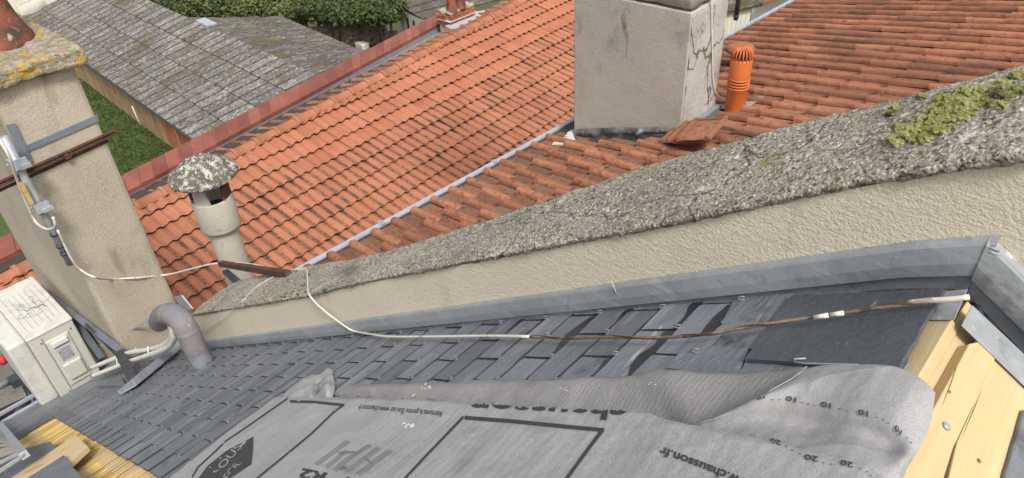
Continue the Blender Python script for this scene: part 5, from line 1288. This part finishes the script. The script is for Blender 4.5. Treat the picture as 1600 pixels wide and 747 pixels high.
# ruined wall
rw = thing('ruined_stone_wall', atz((540, 66), GZ), 'ruined pinkish rubble stone wall under the ivy', 'wall')
wa, wb = atz((486, 75), GZ), atz((606, 70), GZ); wd = (wb - wa); Lw = wd.length; wd.normalize(); wn = V((wd.y, -wd.x, 0)); r_ = random.Random(3)
if wn.dot(O - wa) < 0: wn = -wn
MB().box((wa + wb) / 2 + V((0, 0, .75)) - wn * .3, wd * Lw / 2, wn * .25, V((0, 0, .75))).build('core', M['stone_wall'], rw)
sm_ = MB()
for k in range(520):
    p = wa + wd * r_.uniform(0, Lw) + V((0, 0, r_.uniform(0, 1.65))); s = r_.uniform(.08, .2)
    sm_.add([p + V((v.x * s * 1.3, v.y * s, v.z * s * .8)) * (1 + .3 * noise.noise(p + v)) for v in iv], iff)
tag(sm_.build('stone', M['stone_wall'], rw), kind='stuff')
tag(MB().box(atz((566, 72), GZ + .3), (.5, 0, 0), (0, .35, 0), (0, 0, .3)).build('stone_block', M['white_wall'], None, atz((566, 72), GZ), bevel=.08), 'pale stone block on the grass below the ruined wall', 'stone')
tag(MB().bar(atz((577, 56), GZ + .4), atz((622, 54), GZ + .5), .4, .8).build('low_wall', M['stone_wall'], None, atz((600, 56), GZ)), 'low stone garden wall beside the grass patch', 'wall')
# shed
def building(name, label, px_near, lenY, lenX, h, z0, wallm, roofm, par=None, over=.2, pitch=.5, sheets=(5, 3)):
    """corner box: near corner given as the pixel of its eave corner"""
    pass
shd = thing('shed', atz((657, 36), GZ), 'small whitewashed shed with a dark corrugated roof left of the brick chimney', 'shed')
zs_ = GZ + 3.0
k0, k1 = atz((619, 11), zs_), atz((661, 31), zs_); yv = V((0, 1, 0))
k3, k2 = k0 + (atz((700, -16), zs_ + .9) - k0) , k1 + (atz((800, -4), zs_ + .9) - k1)
sheet_roof('s', k1, k2, atz((740, -28), zs_ + 1.3), k0 + V((0, 0, .2)), 8, 3, M['corrug2'], shd, 5, .035)
m = MB(); d_ = (k1 - k0).normalized(); 
w0, w1 = k0 + (k1 - k0) * .1, k1 - (k1 - k0) * .03; m.add([w0 - V((0, 0, .05)), w1 - V((0, 0, .05)), V((w1.x, w1.y, GZ)), V((w0.x, w0.y, GZ))], [(0, 1, 2, 3)])
w2 = k2 - V((0, 0, 0)); m.add([w1 - V((0, 0, .05)), w2 - V((0, 0, .6)), V((w2.x, w2.y, GZ)), V((w1.x, w1.y, GZ))], [(0, 1, 2, 3)]); m.build('wall', M['white_wall'], shd)
for t in (.35, .62): 
    p = w0.lerp(w1, t); MB().box(p - V((0, 0, .9)) , d_ * .12, V((d_.y, -d_.x, 0)) * .04, (0, 0, .5)).build('opening', M['glass_dark'], shd)
# brick chimney on the orange roof
zb2 = ridge_pt(.9).z - .12
f0 = atz((704, 43), zb2); l0 = hit((686, 36), f0, V((0, 1, 0))); r0 = hit((742, 24), f0, V((1, 0, 0)))
wx, wy = abs(l0.x - f0.x), abs(r0.y - f0.y)
def z_on(p, py):
    lo, hi = p.z - 2, p.z + 4
    for _ in range(40):
        m_ = (lo + hi) / 2
        if proj(V((p.x, p.y, m_)))[1] > py: lo = m_
        else: hi = m_
    return lo
zt2 = z_on(f0, 25)
print('brick chimney', wx, wy, zt2 - zb2, (f0 - O).length)
bc = thing('brick_chimney', f0, 'small red brick chimney with two clay pots behind the ridge of the orange roof', 'chimney')
MB().box((f0.x - wx / 2, f0.y + wy / 2, (zb2 + zt2) / 2 - .3), (wx / 2 - .01, 0, 0), (0, wy / 2 - .01, 0), (0, 0, (zt2 - zb2) / 2 + .29)).build('core', M['mortar'], bc)
bh = (zt2 - zb2) / 4
for r in range(4):
    nbx, nby = 3, max(3, int(wy / .25)); off = .5 if r % 2 else 0; z = zb2 + (r + .5) * bh; grow = .02 if r >= 2 else 0
    for k in range(nby + (1 if off else 0)):
        y0_, y1_ = max(0, (k - off)) * wy / nby, min(nby, (k + 1 - off)) * wy / nby
        MB().box((f0.x - .045 + grow, f0.y + (y0_ + y1_) / 2, z), (.055, 0, 0), (0, (y1_ - y0_) / 2 - .008, 0), (0, 0, bh / 2 - .007)).build('brick', M['brick'], bc)
    for k in range(nbx):
        x0_, x1_ = k * wx / nbx, (k + 1) * wx / nbx
        MB().box((f0.x - .1 - (x0_ + x1_) / 2 * .85, f0.y + .045 - grow, z), ((x1_ - x0_) / 2 * .85 - .008, 0, 0), (0, .056, 0), (0, 0, bh / 2 - .007)).build('brick', M['brick'], bc)
zl = zb2 + 2 * bh; MB().box((f0.x - wx / 2, f0.y + wy / 2, zl), (wx / 2 + .03, 0, 0), (0, wy / 2 + .03, 0), (0, 0, .012)).build('white_band', M['mortar_w'], bc)
lumpy_box((f0.x - wx, f0.y, zt2), (f0.x + .01, f0.y + wy, zt2 + .07), 14, .022, 8, 'mortar_cap', M['mortar'], bc, .03)
MB().prism([ridge_pt(.88, -.1) , ridge_pt(1.02, -.1), ridge_pt(1.02, -.1) + rv * .6, ridge_pt(.88, -.1) + rv * .6], .02, nR).build('mortar_fillet', M['mortar'], bc)
MB().box((f0.x + .06, f0.y + wy / 2, zb2 + .02), (.1, 0, -.02), (0, wy / 2 + .1, 0), (0, 0, .02)).build('zinc_soaker', M['zinc_light'], bc)
for px, lab in (((706, 15), 'left clay pot on the small brick chimney'), ((720, 10), 'right clay pot on the small brick chimney')):
    c = atz(px, zt2 + .08); tag(MB().lathe(c, [(.12, -.02), (.11, .05), (.085, .18), (.08, .4), (.1, .42), (.1, .46), (.07, .46), (.07, .3)], 18).build('chimney_pot', M['terracotta'], None, c), lab, 'chimney pot', 'pots on the brick chimney')

# pale house and railings at the top left
hw_ = thing('house', atz((120, -5), GZ), 'cream house wall behind railings at the top left', 'house')
a, b = atz((-60, 40), GZ), atz((330, -25), GZ); a.z = b.z = GZ
m = MB(); m.add([a, b, b + V((0, 0, 9)), a + V((0, 0, 9))], [(0, 1, 2, 3)]); dnn = (b - a).normalized(); pn = V((-dnn.y, dnn.x, 0)); pn = pn if pn.dot(a - O) > 0 else -pn
m.add([b, b + pn * 8, b + pn * 8 + V((0, 0, 9)), b + V((0, 0, 9))], [(0, 1, 2, 3)]); m.build('wall', M['white_wall'], hw_)
rl_ = thing('railing', atz((60, 22), GZ), 'pale metal railing in front of the cream house at the top left', 'railing')
ra, rb2 = atz((40, 34), GZ + .1), atz((80, 14), GZ + .1); rb2 = ra + (rb2 - ra) * 1.3
for k in range(26):
    p = ra.lerp(rb2, k / 25); MB().tube([p, p + V((0, 0, 1.5))], .035, 5).build('bar', M['white_pl'], rl_)
MB().bar(ra + V((0, 0, 1.5)), rb2 + V((0, 0, 1.5)), .08, .06).build('rail', M['white_pl'], rl_)
# pale buildings beyond the old roof, top right
z1_ = 1.0
bw = thing('annex', atz((1155, 40), GZ), 'white boarded lean-to with a dark tiled roof beyond the old red roof', 'annex')
p0, p1 = atz((1130, 25), 1.5), atz((1174, 15.5), 1.5)
dd = (p1 - p0).normalized()
n_b = 14
pA, pB = p0 - dd * 1.5, p1
for k in range(n_b):
    a, b = pA.lerp(pB, k / n_b), pA.lerp(pB, (k + .94) / n_b)
    MB().add([a, b, V((b.x, b.y, GZ)), V((a.x, a.y, GZ))], [(0, 1, 2, 3)]).build('wall_board', M['white_wall'], bw)
up_ = V((dd.y, -dd.x, 0)); up_ = up_ if up_.dot(p0 - O) > 0 else -up_
sheet_roof('s', pA + V((0, 0, .1)) - up_ * .15, pB + dd * .3 + V((0, 0, .1)) - up_ * .15, pB + dd * .3 + up_ * 2.5 + V((0, 0, 1.1)), pA + up_ * 2.5 + V((0, 0, 1.1)), 7, 4, M['corrug2'], bw, 5, .04)
hb_ = thing('house', atz((1195, 20), GZ), 'cream rendered house end beyond the old red roof at the top', 'house')
q0, q1 = atz((1173, 30), 1.0), atz((1212, 22), 1.0); dq = (q1 - q0).normalized()
m = MB(); q1b = q0 + dq * 3.5; m.add([V((q0.x, q0.y, GZ)), V((q1b.x, q1b.y, GZ)), V((q1b.x, q1b.y, q0.z + 3)), V((q0.x, q0.y, q0.z + 3))], [(0, 1, 2, 3)]); m.build('wall', M['white_wall'], hb_)
oq = at((1192, 9), 27); sheet_roof('s', oq, oq + (at((1290, -25), 28) - oq), oq + (at((1290, -60), 30) - oq), oq + (at((1205, -30), 28) - oq), 6, 3, M['tileC2'], hb_, 5, .05, 'roof_tile_row')
dp = thing('black_pipe', at((1150, 30), 8.2), 'short black pipe end hanging beside the top of the big cement chimney', 'pipe')
c = at((1149.5, 31), 8.2); MB().tube([c, c + V((0, 0, .9))], .024, 12).build('tube', M['dark_steel'], dp); MB().lathe(c + V((0, 0, .02)), [(.027, 0), (.03, .006), (.03, .03), (.027, .036)], 12).build('rim', M['dark_steel'], dp)
MB().tube([c + V((0, 0, .6)), V((X1 - .05, Yq1 - .1, c.z + .5))], .012, 6).build('arm', M['dark_steel'], dp)
# scaffold at the lower left
sf = thing('scaffold', at((10, 620), 9), 'scaffold tubes and a brown beam at the left edge below the air conditioner', 'scaffold')
MB().tube([at((-40, 622), 8.6), at((34, 588), 9.2)], .035, 10).build('tube', M['galv'], sf)
MB().tube([at((8, 545), 9.6), at((70, 660), 9.2)], .03, 10).build('tube', M['dark_steel'], sf)
MB().box(at((24, 595), 9.0), (.06, 0, 0), (0, .05, 0), (0, 0, .05)).build('coupler', M['dark_steel'], sf, bevel=.01)
MB().bar(at((-30, 668), 8.8), at((46, 632), 9.4), .1, .16).build('beam', M['rust'], sf)
MB().lathe(at((4, 563), 9.3), [(0, .05), (.03, .045), (.04, .0), (.04, -.035), (0, -.04)], 12).build('red_cap', M['red_paint'], sf)
MB().tube([at((28, 648), 8.9), at((36, 634), 9.1)], .045, 10).build('coupler', M['dark_steel'], sf)
